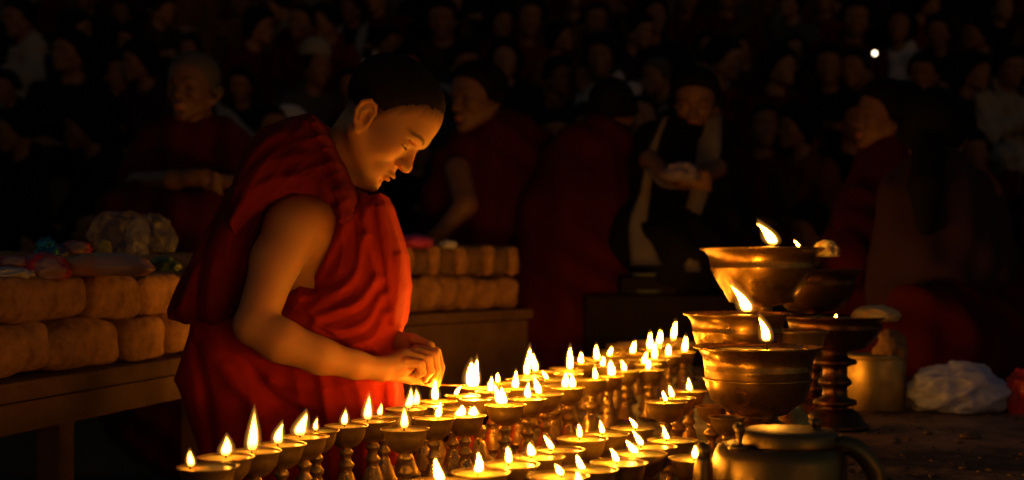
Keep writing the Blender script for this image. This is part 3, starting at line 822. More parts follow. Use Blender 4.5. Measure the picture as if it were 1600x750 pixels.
# right hand: palm and curled fingers pinching a taper
B.cap(P(600, 576, 2.258), P(632, 562, 2.272), .0190, .0195, .014)
B.cap(P(628, 572, 2.262), P(646, 557, 2.300), .0185, .0155, .014)
fing = [  # base, pip, dip, tip
 ((636, 565, 2.250), (657, 569, 2.245), (660, 581, 2.248), (652, 587, 2.256)),
 ((644, 557, 2.267), (669, 562, 2.263), (673, 580, 2.267), (664, 593, 2.274)),
 ((649, 550, 2.286), (679, 556, 2.283), (683, 578, 2.285), (675, 598, 2.289)),
 ((650, 546, 2.304), (682, 550, 2.303), (689, 574, 2.301), (684, 600, 2.296))]
for a, b_, c_, d_ in fing:
    B.chain([P(*a), P(*b_), P(*c_), P(*d_)], [.0090, .0082, .0072, .0058], .0022)
B.chain([P(612, 585, 2.285), P(643, 592, 2.300), P(662, 594, 2.300), P(677, 600, 2.293)], [.012, .0098, .0086, .0066], .004)
# left arm and hand behind
B.chain([P(505, 355, 2.50), P(515, 480, 2.52), P(570, 525, 2.45), P(612, 535, 2.385)], [.045, .038, .033, .023], .02)
B.cap(P(612, 537, 2.385), P(640, 538, 2.365), .022, .021, .014)
for j, (a, b_, c_, d_) in enumerate([
 ((645, 530, 2.345), (668, 540, 2.330), (676, 560, 2.318), (672, 580, 2.308)),
 ((648, 530, 2.363), (672, 541, 2.348), (678, 563, 2.336), (673, 583, 2.322)),
 ((646, 534, 2.381), (668, 546, 2.366), (672, 566, 2.352), (664, 582, 2.338)),
 ((640, 540, 2.395), (658, 553, 2.382), (660, 570, 2.368), (652, 582, 2.352))]):
    B.chain([P(*a), P(*b_), P(*c_), P(*d_)], [.0095, .0085, .0075, .0062], .0035)
B.chain([P(628, 552, 2.350), P(648, 562, 2.325), P(660, 574, 2.305), P(668, 586, 2.292)], [.011, .0095, .0085, .0068], .005)
B.cap(P(450, 600, 2.38), P(450, 1190, 2.33), .075, .045, .03)
B.cap(P(450, 600, 2.45), P(450, 1190, 2.47), .075, .045, .03)
B.cap(P(450, 1195, 2.33), P(500, 1203, 2.31), .035, .026, .03)
B.cap(P(450, 1195, 2.47), P(500, 1203, 2.49), .035, .026, .03)
print('boy body')
me = surface(B.ev, P(300, 1230, 2.38) - np.array((0, .28, 0)), (P(720, 60, 2.3)[0], 2.62, P(0, 55, 2.36)[2]), .0021)
boy = empty('person', (P(455, 0, 2.38)[0], 2.38, 0))
tag(boy, 'shaven-headed boy in sleeveless red robe bending over the lamps, lighting one', 'person')
def childof(o, par):
    o.parent = par; o.matrix_parent_inverse = Matrix.Translation(-Vector(par.location)); return o
body = childof(link('body', me, M['skin']), boy)
v_ = verts(me); q = ((v_ - HO) / HS) @ HF
inh = np.linalg.norm(q, axis=1) < .15
base = (.52, .25, .095)
cols = np.tile(np.array(base), (len(v_), 1)); cols[inh] = skin_cols(q[inh], base)
# nails and blush of the knuckles stay plain skin
set_cols(me, cols)
print('boy hair')
def hair_f(p):
    q = ((p - HO) / HS) @ HF
    hl = hairline(q)
    th = np.clip((hl - .020 + .003 * np.sin(q[:, 0] * 410 + 2 * np.sin(q[:, 1] * 300))) / .03, -1, 1) * .0034 - .0002
    d = boy_head(p) - th * HS
    ear = np.sqrt(((q[:, 0] - .006) / .027) ** 2 + ((np.abs(q[:, 1]) - .080) / .018) ** 2 + ((q[:, 2] + .042) / .037) ** 2) - 1
    d = smax(d, -ear * .02, .004)
    d = np.maximum(d, -(q[:, 2] + .085) * HS)
    d = d + .0006 * np.sin(p[:, 0] * 900 + 3 * np.sin(p[:, 2] * 500)) * np.sin(p[:, 2] * 1100 + p[:, 1] * 700)
    return d.astype(np.float32)
me = surface(hair_f, HO - .14, HO + .14, .0021)
childof(link('hair', me, M['hair']), boy)

def folds(p, fl, Y=2.30, wig=1.0):
    """ridges (amp>0) and creases (amp<0) laid over the cloth in the x-z plane of the body"""
    d = np.zeros(len(p), np.float32)
    for pts, amp, wpx in fl:
        f = line2d(xz([tuple(a) for a in spline([np.array(q_, float) for q_ in pts], 4)], Y)); w_ = wpx / F * Y
        e = f(p[:, 0], p[:, 2]); d += amp * np.exp(-(e / w_) ** 2)
    return d
def slab(poly, yc, h, r, Y=2.30, fl=(), tilt=None, wave=None):
    pf = poly2d(xz(poly, Y))
    def f(p):
        d2 = pf(p[:, 0], p[:, 2])
        yy = np.abs(p[:, 1] - yc)
        a = d2 + r; b_ = yy - (h - r)
        d = np.minimum(np.maximum(a, b_), 0) + np.sqrt(np.maximum(a, 0) ** 2 + np.maximum(b_, 0) ** 2) - r
        if len(fl): d = d - folds(p, fl, Y)
        if wave: d = d + wave(p)
        return d.astype(np.float32)
    return f
def wv(a, fx, fz, ph=0, a2=0):
    return lambda p: (a * np.sin(p[:, 0] * fx + p[:, 2] * fz + ph + 1.5 * np.sin(p[:, 2] * 9 + p[:, 1] * 6)) + a2 * np.sin(p[:, 0] * fx * 2.3 - p[:, 2] * fz * 1.3 + p[:, 1] * 14 + 2 * np.sin(p[:, 2] * 21)))
print('boy robe')
vest_poly = [(545, 298), (572, 304), (594, 297), (602, 318), (612, 345), (622, 375), (628, 410), (631, 450), (627, 490), (618, 522), (606, 560), (560, 580), (400, 560), (385, 500), (415, 482), (448, 455), (466, 438), (486, 444), (500, 415), (511, 385), (516, 345), (508, 308), (520, 280)]
vf = [([(566, 305), (579, 367), (592, 439)], .007, 7), ([(594, 325), (607, 401), (613, 439), (616, 505)], .009, 8), ([(573, 371), (554, 439), (490, 482)], .008, 9),
      ([(594, 434), (564, 470), (500, 494)], .009, 8), ([(600, 461), (580, 499), (540, 515), (498, 506)], .009, 8), ([(604, 490), (590, 525), (552, 540)], .008, 8),
      ([(541, 350), (520, 392), (494, 431)], .008, 9), ([(556, 345), (560, 397), (547, 431), (490, 452)], -.004, 5), ([(438, 476), (485, 493), (532, 533), (580, 552)], -.005, 6),
      ([(583, 330), (596, 400), (603, 450)], -.004, 5), ([(580, 375), (566, 440), (520, 480)], -.003, 5), ([(590, 460), (560, 488), (510, 505)], -.003, 4), ([(598, 480), (575, 515), (530, 530)], -.003, 4),
      ([(452, 460), (500, 462), (540, 448)], .005, 6), ([(430, 490), (470, 512), (520, 545)], .007, 8), ([(620, 400), (624, 450), (618, 505)], .006, 6), ([(575, 470), (556, 478), (535, 482)], .005, 5)]
def fan(p):
    a = P(592, 250, 2.3); dx = p[:, 0] - a[0]; dz = p[:, 2] - a[2]; r = np.sqrt(dx * dx + dz * dz); an = np.arctan2(dx, -dz)
    w1 = 1 - np.abs(np.sin(an * 11 + 9 * r + 1.2 * np.sin(r * 22)))
    w2 = 1 - np.abs(np.sin(an * 25 - 14 * r + 1.5 * np.sin(r * 31 + an * 4)))
    return -(.0011 * w1 ** 2 + .0015 * w2 ** 2) * np.clip(r / .08, 0, 1) + .002
VS = slab(vest_poly, 2.40, .145, .075, fl=vf, wave=fan)
me = surface(VS, (P(350, 0, 2.3)[0], 2.2, P(0, 600, 2.3)[2]), (P(660, 0, 2.3)[0], 2.6, P(0, 245, 2.3)[2]), .0026)
childof(link('vest', me, M['robe_red']), boy)
yoke_poly = [(500, 186), (468, 190), (424, 206), (395, 240), (376, 300), (368, 352), (380, 372), (396, 350), (424, 324), (464, 305), (505, 308), (524, 326), (541, 352), (556, 342), (562, 318), (556, 300), (542, 272), (526, 242), (510, 208)]
yf = [([(502, 200), (528, 255), (552, 315)], .006, 6), ([(494, 205), (518, 262), (536, 320)], -.005, 5), ([(380, 350), (420, 300), (480, 282), (520, 300)], .005, 7), ([(400, 300), (440, 262), (490, 250)], .005, 9), ([(385, 290), (420, 240), (460, 215)], .006, 9)]
def fan2(p):
    a = P(600, 420, 2.3); dx = p[:, 0] - a[0]; dz = p[:, 2] - a[2]; r = np.sqrt(dx * dx + dz * dz)
    return -(.0032 * (1 - np.abs(np.sin(r * 62 + 3 * np.arctan2(dz, -dx)))) ** 2 + .0018 * (1 - np.abs(np.sin(r * 131 - 4 * np.arctan2(dz, -dx)))) ** 2) + .0015
YK = slab(yoke_poly, 2.345, .165, .05, fl=yf, wave=fan2)
def yoke_f(p):
    d = YK(p)
    nk = S().cap(P(578, 150, 2.37), P(498, 300, 2.39), .060, .052)
    return smax(d, -nk.ev(p), .012) if False else d
me = surface(yoke_f, (P(340, 0, 2.3)[0], 2.12, P(0, 395, 2.3)[2]), (P(590, 0, 2.3)[0], 2.6, P(0, 165, 2.3)[2]), .0026)
childof(link('shoulder_cloth', me, M['robe_shaded']), boy)
shawl_poly = [(474, 190), (426, 201), (386, 236), (345, 318), (312, 385), (282, 440), (261, 484), (264, 500), (300, 504), (345, 508), (400, 500), (420, 430), (420, 340), (450, 260)]
sf_ = [([(402, 330), (378, 420), (374, 500)], -.010, 7), ([(385, 300), (350, 400), (338, 500)], .010, 12), ([(420, 225), (350, 345), (292, 480)], .009, 11), ([(372, 290), (330, 390), (312, 495)], -.008, 7), ([(440, 220), (392, 300), (366, 400)], .008, 9), ([(345, 350), (300, 440), (278, 490)], -.006, 6)]
SHW = slab(shawl_poly, 2.405, .165, .06, fl=sf_, wave=lambda p: wv(.0016, 40, 14, 2, .0008)(p) - .003 * (1 - np.abs(np.sin(p[:, 0] * 46 - p[:, 2] * 22 + 1.6 * np.sin(p[:, 2] * 13)))) ** 2)
me = surface(SHW, (P(235, 0, 2.3)[0], 2.18, P(0, 530, 2.3)[2]), (P(500, 0, 2.3)[0], 2.62, P(0, 165, 2.3)[2]), .003)
childof(link('shawl', me, M['robe_shaded']), boy)
skirt_poly = [(300, 470), (290, 520), (268, 595), (284, 640), (304, 700), (300, 1225), (650, 1225), (634, 900), (618, 700), (616, 640), (608, 590), (600, 545), (560, 500), (400, 470)]
kf = [([(390, 560), (440, 622), (505, 650)], -.008, 8), ([(360, 575), (420, 650), (440, 760)], .010, 14), ([(505, 560), (512, 610), (522, 690), (525, 800)], .007, 8), ([(560, 590), (575, 650), (580, 800)], .008, 12), ([(310, 540), (330, 620), (345, 800)], -.010, 10),
      ([(595, 600), (600, 700), (600, 900)], -.008, 7), ([(470, 640), (480, 760), (470, 1000)], -.010, 9), ([(400, 700), (400, 900), (390, 1200)], .012, 14), ([(550, 700), (545, 900), (560, 1200)], -.012, 10), ([(430, 590), (500, 605), (590, 590)], .006, 9)]
SK = slab(skirt_poly, 2.42, .165, .085, fl=kf, wave=lambda p: wv(.002, 45, 8, 0, .001)(p) - .004 * (1 - np.abs(np.sin(p[:, 0] * 38 + p[:, 2] * 4 + 1.3 * np.sin(p[:, 2] * 7)))) ** 2)
me = surface(SK, (P(230, 0, 2.3)[0], 2.2, .012), (P(690, 0, 2.3)[0], 2.64, P(0, 440, 2.3)[2]), .0042)
childof(link('lower_robe', me, M['robe_mid']), boy)

# the lighted taper he holds
tv_ = [P(664, 600, 2.27), P(700, 602, 2.34), P(728, 602, 2.42)]
M['taper'] = mat('incense_stick', (.45, .12, .05), .6)
o = link('lighting_taper', tube(tv_, [.0017, .0015, .0013], 8), M['taper'])
tag(o, 'thin stick in the boys fingers reaching to the big blocky flame', 'taper')
# ------------------------------------------------------------------ the crowd
def seated_parts(res=.016, arms='lap', hair='shaved', wide=1.0, headrot=0, nod=0, folds_=1):
    """seated figure, local frame: facing -y, seat at z=0. Returns meshes body, robe, hair"""
    f = frame((math.sin(R(headrot)) * math.cos(R(nod)), -math.cos(R(headrot)) * math.cos(R(nod)), -math.sin(R(nod))), (math.sin(R(nod)) * math.sin(R(headrot)), -math.sin(R(nod)) * math.cos(R(headrot)), math.cos(R(nod))))
    ho = np.array((0.02 * math.sin(R(headrot)), -.03 - .03 * math.sin(R(nod)), .745)); hs = 1.08
    def hd(p):
        q = ((p - ho) / hs) @ f; far = np.linalg.norm(q, axis=1)
        out = ((far - .135) * hs).astype(np.float32); m = far < .165
        if m.any(): out[m] = HEAD.ev(q[m].astype(np.float32)) * hs
        return out
    b = S(); b.fn(hd); b.cap((0, -.02, .70), (0, .01, .56), .05, .06, .03); b.ell((0, .01, .35), (.14, .09, .24), .03)
    hx = {'lap': (.05, -.27, .17), 'fold': (.03, -.20, .33)}[arms]
    for s in (-1, 1):
        b.chain([(s * .17, .0, .50), (s * .22, -.03, .28), (s * hx[0] * 1.8, hx[1] + .05, hx[2])], [.045, .036, .026], .02)
        b.cap((s * hx[0] * 1.8, hx[1] + .05, hx[2]), (s * hx[0] * .4, hx[1] - .02, hx[2] - .005), .027, .024, .02)
        for k in range(4):
            b.chain([(s * hx[0] * .6, hx[1] - .02, hx[2] + .022 - k * .015), (-s * hx[0] * .3, hx[1] - .035, hx[2] + .015 - k * .015), (-s * hx[0] * .9, hx[1] - .028, hx[2] + .010 - k * .014)], [.0095, .0085, .007], .004)
        b.cap((s * hx[0] * .9, hx[1] - .01, hx[2] + .03), (-s * .005, hx[1] - .035, hx[2] + .038), .010, .008, .005)
    body = surface(b.ev, (-.36, -.42, .0), (.36, .25, .92), res)
    r = S()
    r.ell((0, .02, .30), (.175 * wide, .135, .30), .03)
    r.ell((0, .01, .505), (.20 * wide, .085, .075), .08)
    for s in (-1, 1):
        r.chain([(s * .19 * wide, .01, .49), (s * .25 * wide, -.03, .28), (s * (hx[0] * 1.8 + .05), hx[1] + .07, hx[2] + .01)], [.066, .068, .055], .05)
        r.cap((s * .10, -.02, .11), (s * .34 * wide, -.26, .10), .115, .092, .06)
        r.cap((s * .34 * wide, -.26, .10), (-s * .05, -.34, .07), .092, .065, .06)
    r.ell((0, -.1, .07), (.30, .26, .09), .08)
    r.cap((0, -.04, .56), (0, .03, .60), .035, .075, .05)
    def rf(p):
        d = r.ev(p)
        d = d + folds_ * (.010 * np.sin(p[:, 0] * 26 + p[:, 2] * 34 + 2 * np.sin(p[:, 2] * 9)) + .006 * np.sin(p[:, 0] * 55 - p[:, 2] * 20 + p[:, 1] * 40))
        nk = np.sqrt((p[:, 0] / .07) ** 2 + ((p[:, 1] + .05) / .075) ** 2 + ((p[:, 2] - .62) / .09) ** 2) - 1
        return np.maximum(smax(d, -nk * .06, .02), -(p[:, 2] - .003)).astype(np.float32)
    robe = surface(rf, (-.52, -.50, -.01), (.52, .28, .70), res)
    def hf(p):
        q = ((p - ho) / hs) @ f
        hl = hairline(q)
        if hair == 'shaved': th = np.clip(hl / .03, -1, 1) * .004 - .001
        elif hair == 'short': th = np.clip(hl / .02, -1, 1) * .018 + .004 * np.sin(p[:, 0] * 120) * np.sin(p[:, 2] * 150)
        else: th = np.clip((hl + .02) / .02, -1, 1) * .024
        d = hd(p) - th
        if hair == 'long':
            bun = S().cap(ho + np.array((0, .10, -.01)), ho + np.array((0, .085, -.17)), .045, .03).ell(ho + np.array((0, .03, -.05)), (.088, .075, .10), .03)
            fc = np.sqrt(((q[:, 0] - .09) / .075) ** 2 + (q[:, 1] / .060) ** 2 + ((q[:, 2] + .04) / .09) ** 2) - 1
            d = smax(smin(d, bun.ev(p), .02), -fc * .05, .01)
        return d.astype(np.float32)
    hm = surface(hf, ho - .26, ho + .19, min(res, .011))
    return body, robe, hm
def cap_mesh():
    return lathe([(.0, .115), (.05, .108), (.085, .080), (.100, .045), (.104, .012), (.109, .0), (.106, -.008), (.098, -.004), (.094, .02), (0, .10)], 22, wob=.02)
def scarf_mesh(kind):
    pts = {'v': [[(-.10, .06, .60), (-.115, -.08, .54), (-.105, -.17, .38), (-.09, -.24, .22), (-.08, -.36, .14)], [(.10, .06, .60), (.115, -.08, .54), (.105, -.17, .38), (.09, -.24, .22), (.08, -.36, .14)]],
           's': [[(-.20, .02, .56), (-.14, -.10, .52), (.0, -.165, .38), (.12, -.17, .24), (.22, -.12, .12)]]}[kind]
    bm = bmesh.new()
    for pl in pts:
        pl = spline([np.array(p) for p in pl], 5); prev = None
        for i, p in enumerate(pl):
            wd = .045 + .008 * math.sin(i * 1.1); w2 = Vector((wd, 0, .01)) if kind == 'v' else Vector((.015, .02, wd))
            a = bm.verts.new(Vector(p) - w2 + Vector((0, -.014, 0))); c_ = bm.verts.new(Vector(p) + Vector((0, -.034, 0))); b_ = bm.verts.new(Vector(p) + w2 + Vector((0, -.014, 0)))
            if prev:
                bm.faces.new((prev[0], prev[1], c_, a)); bm.faces.new((prev[1], prev[2], b_, c_))
            prev = (a, c_, b_)
    bmesh.ops.solidify(bm, geom=bm.faces[:], thickness=.012)
    me = bpy.data.meshes.new('scarf'); bm.to_mesh(me); bm.free(); return me
print('crowd')
VAR = [seated_parts(.014, 'lap', 'shaved', 1.0, 12, 6), seated_parts(.014, 'fold', 'short', .92, -18, 10), seated_parts(.014, 'lap', 'long', .9, -28, 4), seated_parts(.014, 'fold', 'short', 1.05, 25, 14, 1.3)]
CAPM = cap_mesh(); SCV = scarf_mesh('v'); SCS = scarf_mesh('s')
CL0 = {'jacket': mat('cloth_jacket', (.032, .015, .030), .85, sheen=.1, spec=.1)}
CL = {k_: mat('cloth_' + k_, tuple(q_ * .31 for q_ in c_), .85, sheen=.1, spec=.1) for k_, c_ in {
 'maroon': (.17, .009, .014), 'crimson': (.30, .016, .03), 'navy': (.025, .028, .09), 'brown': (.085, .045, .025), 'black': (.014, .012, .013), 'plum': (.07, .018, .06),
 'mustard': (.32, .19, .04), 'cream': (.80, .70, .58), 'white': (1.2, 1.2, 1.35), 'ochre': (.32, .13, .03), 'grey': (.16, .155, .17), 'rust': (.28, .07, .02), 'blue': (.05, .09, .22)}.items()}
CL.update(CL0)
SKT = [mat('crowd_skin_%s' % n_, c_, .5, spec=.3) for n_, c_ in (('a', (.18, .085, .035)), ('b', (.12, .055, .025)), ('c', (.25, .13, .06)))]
HAIRS = [mat('crowd_hair_dark', (.005, .004, .004), .8, spec=.1), mat('crowd_hair_grey', (.05, .047, .047), .8)]
def setm(o, m):
    if not o.data.materials: o.data.materials.append(m)
    o.material_slots[0].link = 'OBJECT'; o.material_slots[0].material = m
def sit(x, y, z, rz, var, robe, label, group, skin=0, hair=0, scarf=None, cap=None, s=1.0, scarfm='white'):
    t = empty('person', (x, y, z), rz, s); tag(t, label, 'person', group)
    if rcc.random() < .5: t.scale = (-s, s, s)
    t.scale.x *= rcc.uniform(.92, 1.12); t.rotation_euler = (R(rcc.uniform(-4, 9)), R(rcc.uniform(-6, 6)), rz)
    bo, ro, ha = VAR[var]
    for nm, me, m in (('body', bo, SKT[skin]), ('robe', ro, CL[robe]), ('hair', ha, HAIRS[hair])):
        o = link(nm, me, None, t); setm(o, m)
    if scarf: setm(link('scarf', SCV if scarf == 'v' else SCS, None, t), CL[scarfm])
    if cap:
        o = link('cap', CAPM, None, t, loc=(0, -.015, .80)); o.scale = (1, 1.12, 1); setm(o, CL[cap])
    return t
# people read off the photograph: head x, row, robe, options
ROWS = [[], [], [], [], [], [], []]
def put(row, px, robe, **k): ROWS[row].append((px, robe, k))
# row 1 (heads near y 160)
for a in [(30,'black',dict(var=1)),(168,'black',dict(var=2,skin=1)),(405,'maroon',dict(var=0)),(436,'brown',dict(cap='white',var=1)),(520,'black',dict(var=2)),(640,'black',dict(var=1)),
          (868,'black',dict(var=3)),(935,'grey',dict(var=1,scarf='s',scarfm='cream')),(1018,'maroon',dict(var=0,skin=2)),(1190,'maroon',dict(var=0)),(1250,'rust',dict(var=2,scarf='s',scarfm='mustard')),(1318,'black',dict(var=1)),(1545,'maroon',dict(var=3,scarf='s',scarfm='cream'))]: put(1, a[0], a[1], **a[2])
for a in [(25,'navy',dict(var=1)),(95,'black',dict(var=2)),(178,'maroon',dict(var=3,skin=2)),(240,'plum',dict(var=2)),(385,'black',dict(var=1,scarf='s')),(484,'grey',dict(var=0,cap='cream')),(560,'maroon',dict(var=1)),(622,'black',dict(var=2)),(712,'blue',dict(var=1,scarf='v')),
          (800,'navy',dict(var=2,skin=2)),(862,'mustard',dict(var=1)),(908,'brown',dict(var=0,skin=2)),(955,'white',dict(var=2)),(1043,'brown',dict(var=0,hair=1,skin=2,scarf='s',scarfm='cream')),(1130,'crimson',dict(var=3,skin=2)),(1218,'maroon',dict(var=2,skin=2)),(1300,'black',dict(var=1)),(1360,'ochre',dict(var=0,scarf='s',scarfm='cream')),(1438,'black',dict(var=1)),(1500,'navy',dict(var=2)),(1570,'cream',dict(var=3))]: put(2, a[0], a[1], **a[2])
for a in [(40,'cream',dict(var=1)),(116,'navy',dict(var=2,scarf='s',scarfm='blue')),(205,'black',dict(var=3)),(290,'black',dict(var=1)),(388,'maroon',dict(var=2,skin=2)),(470,'maroon',dict(var=0)),(520,'crimson',dict(var=1)),(590,'white',dict(var=1)),(655,'black',dict(var=2)),(700,'brown',dict(var=1)),(762,'maroon',dict(var=2)),
          (815,'crimson',dict(var=0)),(875,'ochre',dict(var=2)),(925,'maroon',dict(var=1,cap='rust')),(975,'plum',dict(var=3,skin=2)),(1030,'black',dict(var=2)),(1100,'grey',dict(var=1,scarf='v')),(1168,'brown',dict(var=0)),(1250,'plum',dict(var=1,skin=2)),(1320,'maroon',dict(var=3)),(1392,'white',dict(var=2)),(1460,'black',dict(var=1)),(1530,'brown',dict(var=2))]: put(3, a[0], a[1], **a[2])
rc = random.Random(3); robes = ['maroon', 'black', 'brown', 'navy', 'maroon', 'plum', 'black', 'maroon', 'crimson', 'grey', 'ochre', 'rust', 'brown']
for row, (n_, off) in {4: (19, 10), 5: (19, 45)}.items():
    for i in range(n_):
        rb_ = rc.choice(robes)
        sc2 = rc.choice([None, None, None, 's', 'v']); cp = rc.choice([None, None, None, None, 'cream', 'maroon', 'mustard'])
        put(row, off + i * 86 + rc.uniform(-34, 34), rb_, var=rc.randrange(4), scarf=sc2, cap=cp, skin=rc.randrange(3), scarfm=rc.choice(['white', 'cream', 'mustard']))
# row 0: dim figures on the lowest step
for a in [(60,'black',dict(var=2)),(150,'brown',dict(var=1)),(400,'maroon',dict(var=0)),(590,'grey',dict(var=1)),(655,'brown',dict(var=2,scarf='s',scarfm='blue')),(985,'black',dict(var=0)),(1190,'maroon',dict(var=0)),(1265,'brown',dict(var=3,skin=1)),(1585,'brown',dict(var=1))]: put(0, a[0], a[1], **a[2])
rown = ['lowest', 'second', 'third', 'fourth', 'fifth', 'top']
vdesc = ['shaven head', 'short dark hair', 'long dark hair', 'short hair, head turned']
rcc = random.Random(9)
for ri, row in enumerate(ROWS):
    row.sort(key=lambda a: a[0])
    for n_, (px, robe, k_) in enumerate(row):
        Y, z = TIER[ri]; Y += rcc.uniform(-.12, .12)
        v_i = k_.pop('var')
        k_ = {a: b for a, b in k_.items() if b}
        ext = ', %s cap' % k_['cap'] if 'cap' in k_ else (', %s scarf' % k_.get('scarfm', 'white') if 'scarf' in k_ else '')
        lb = 'person in %s robe%s, %s from left on the %s step of the crowd' % (robe, ext, ords[n_], rown[ri])
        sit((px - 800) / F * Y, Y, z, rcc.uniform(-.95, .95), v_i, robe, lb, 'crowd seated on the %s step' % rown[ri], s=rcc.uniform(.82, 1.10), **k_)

# ------------------------------------------------------------------ larger figures in the middle distance
def figure(label, head, Yh, hs, fwd, up, necks, bodycaps, robecaps, robe_m, skin=0, hair='shaved', hairm=0, extra=None, res=.009, fold=1.0, hands=(), box_=None):
    ho = P(head[0], head[1], Yh); f = frame(fwd, up)
    def hd(p):
        q = ((p - ho) / hs) @ f; far = np.linalg.norm(q, axis=1)
        out = ((far - .135) * hs).astype(np.float32); m = far < .16
        if m.any(): out[m] = HEAD.ev(q[m].astype(np.float32)) * hs
        return out
    def T(c): return [P(*c[0]), P(*c[1])] + list(c[2:])
    b = S(); b.fn(hd)
    for c in necks + bodycaps: b.cap(*T(c))
    for (w0, dirs) in hands:
        pw = P(*w0)
        b.cap(pw, pw + np.array(dirs) * .05, .024, .026, .02)
        for k in range(4):
            o_ = np.array((0, .0, -.017)) * (k - 1.5); a = pw + np.array(dirs) * .055 + o_
            b.chain([a, a + np.array(dirs) * .04 + np.array((0, -.008, -.004)), a + np.array(dirs) * .062 + np.array((0, 0, -.016))], [.0095, .009, .0075], .004)
        b.cap(pw + np.array(dirs) * .02 + np.array((0, -.02, .02)), pw + np.array(dirs) * .065 + np.array((0, -.03, .028)), .011, .008, .006)
    r = S()
    for c in robecaps: r.cap(*T(c))
    pts = np.array([P(*c[i]) for c in robecaps for i in (0, 1)]); rad = max(max(c[2], c[3]) for c in robecaps) + .03
    lo, hi = pts.min(0) - rad, pts.max(0) + rad; lo[2] = max(lo[2], -.02)
    cx, cy2 = (lo[0] + hi[0]) / 2, (lo[1] + hi[1]) / 2
    def rf(p):
        d = r.ev(p)
        return (d + fold * (.009 * np.sin(p[:, 0] * 30 + p[:, 2] * 24 + 2 * np.sin(p[:, 2] * 8 + p[:, 1] * 5)) + .005 * np.sin(p[:, 0] * 62 - p[:, 2] * 18 + p[:, 1] * 30))).astype(np.float32)
    t = empty('person', (cx, cy2, max(0, lo[2] + .02))); tag(t, label, 'person')
    bp = np.array([P(*c[i]) for c in necks + bodycaps for i in (0, 1)] + [ho + .16, ho - .16] + [P(*w0) + np.array(d_) * .14 for w0, d_ in hands])
    me = surface(b.ev, bp.min(0) - .1, bp.max(0) + .1, res * .75)
    v_ = verts(me); q = ((v_ - ho) / hs) @ f; inh = np.linalg.norm(q, axis=1) < .15
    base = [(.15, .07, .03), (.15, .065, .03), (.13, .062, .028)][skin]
    cl = np.tile(np.array(base), (len(v_), 1)); cl[inh] = skin_cols(q[inh], base); set_cols(me, cl)
    childof(link('body', me, M['skin_mid']), t)
    childof(link('robe', surface(rf, lo, hi, res), CL[robe_m]), t)
    def hf(p):
        q = ((p - ho) / hs) @ f; hl = hairline(q)
        if hair == 'shaved': d = hd(p) - (np.clip(hl / .03, -1, 1) * .0035 - .0005)
        else:
            d = hd(p) - np.clip(hl / .02, -1, 1) * (.016 if hair == 'short' else .022)
            if extra is not None and hair == 'long': d = smin(d, extra(p), .015)
        return d.astype(np.float32)
    me = surface(hf, ho - (.16 if hair != 'long' else .45), ho + .19, .008)
    o = childof(link('hair', me, HAIRS[hairm]), t)
    return t
M['skin_mid'] = mat('skin_middle_distance', (.38, .19, .1), .5, vcol='Col', spec=.35)
# old monk seated left, facing right-ish, forearms crossed over his knees
figure('old monk with round cheeks and maroon robe seated left behind the bench, hands crossed', (306, 128), 4.55, 1.12, (-.35, -1, -.12), (0, -.1, 1),
       [((306, 150, 4.6), (300, 200, 4.62), .055, .06, .03)],
       [((300, 215, 4.7), (300, 300, 4.7), .12, .12, .04), ((215, 285, 4.45), (270, 282, 4.25), .038, .032, .02), ((270, 282, 4.25), (300, 278, 4.22), .032, .026, .02), ((370, 290, 4.4), (330, 282, 4.25), .034, .026, .02)],
       [((300, 230, 4.68), (300, 330, 4.68), .16, .20, .05), ((245, 225, 4.65), (210, 290, 4.55), .075, .075, .06), ((355, 225, 4.65), (385, 290, 4.5), .07, .07, .06), ((210, 350, 4.4), (300, 360, 4.25), .14, .12, .08), ((390, 350, 4.4), (300, 360, 4.25), .14, .12, .08), ((300, 350, 4.7), (300, 600, 4.7), .26, .34, .1)],
       'maroon', skin=2, hair='shaved', hairm=1, hands=[((298, 278, 4.22), (.9, -.2, -.1))])
# monk behind the bench, turning left
Q = 1.11
figure('young monk in wide maroon robe behind the boy, turned to look left', (752, 146), 4.75*Q, 1.16*Q, (-1, -.75, -.12), (-.1, 0, 1),
       [((758, 168, 4.8*Q), (765, 215, 4.82*Q), .058*Q, .062*Q, .03)],
       [((770, 240, 4.85*Q), (770, 330, 4.85*Q), .13*Q, .13*Q, .04), ((715, 265, 4.62*Q), (728, 320, 4.5*Q), .048*Q, .042*Q, .02), ((728, 320, 4.5*Q), (690, 362, 4.45*Q), .040*Q, .028*Q, .02)],
       [((775, 245, 4.86*Q), (780, 350, 4.86*Q), .19*Q, .24*Q, .06), ((715, 250, 4.75*Q), (695, 310, 4.7*Q), .085*Q, .075*Q, .06), ((840, 250, 4.85*Q), (880, 330, 4.85*Q), .10*Q, .14*Q, .07), ((780, 360, 4.9*Q), (790, 600, 4.9*Q), .32*Q, .40*Q, .1), ((765, 205, 4.86*Q), (765, 225, 4.86*Q), .085*Q, .12*Q, .06)],
       'maroon', skin=0, hair='short', hands=[((690, 362, 4.45*Q), (-.7, -.2, -.6))])
# figure seen from behind at the right of him
figure('figure in grey-brown shawl and maroon robe seated with back turned, right of the young monk', (955, 165), 5.2, 1.08, (.3, 1, -.15), (0, .1, 1),
       [((950, 190, 5.2), (945, 225, 5.2), .058, .06, .03)], [((930, 260, 5.2), (930, 330, 5.2), .13, .13, .04)],
       [((930, 245, 5.2), (925, 360, 5.2), .17, .24, .06), ((885, 240, 5.15), (868, 330, 5.05), .08, .09, .06), ((985, 250, 5.2), (1000, 330, 5.1), .08, .08, .06), ((915, 370, 5.15), (905, 520, 5.0), .30, .36, .1)],
       'maroon', skin=0, hair='short')
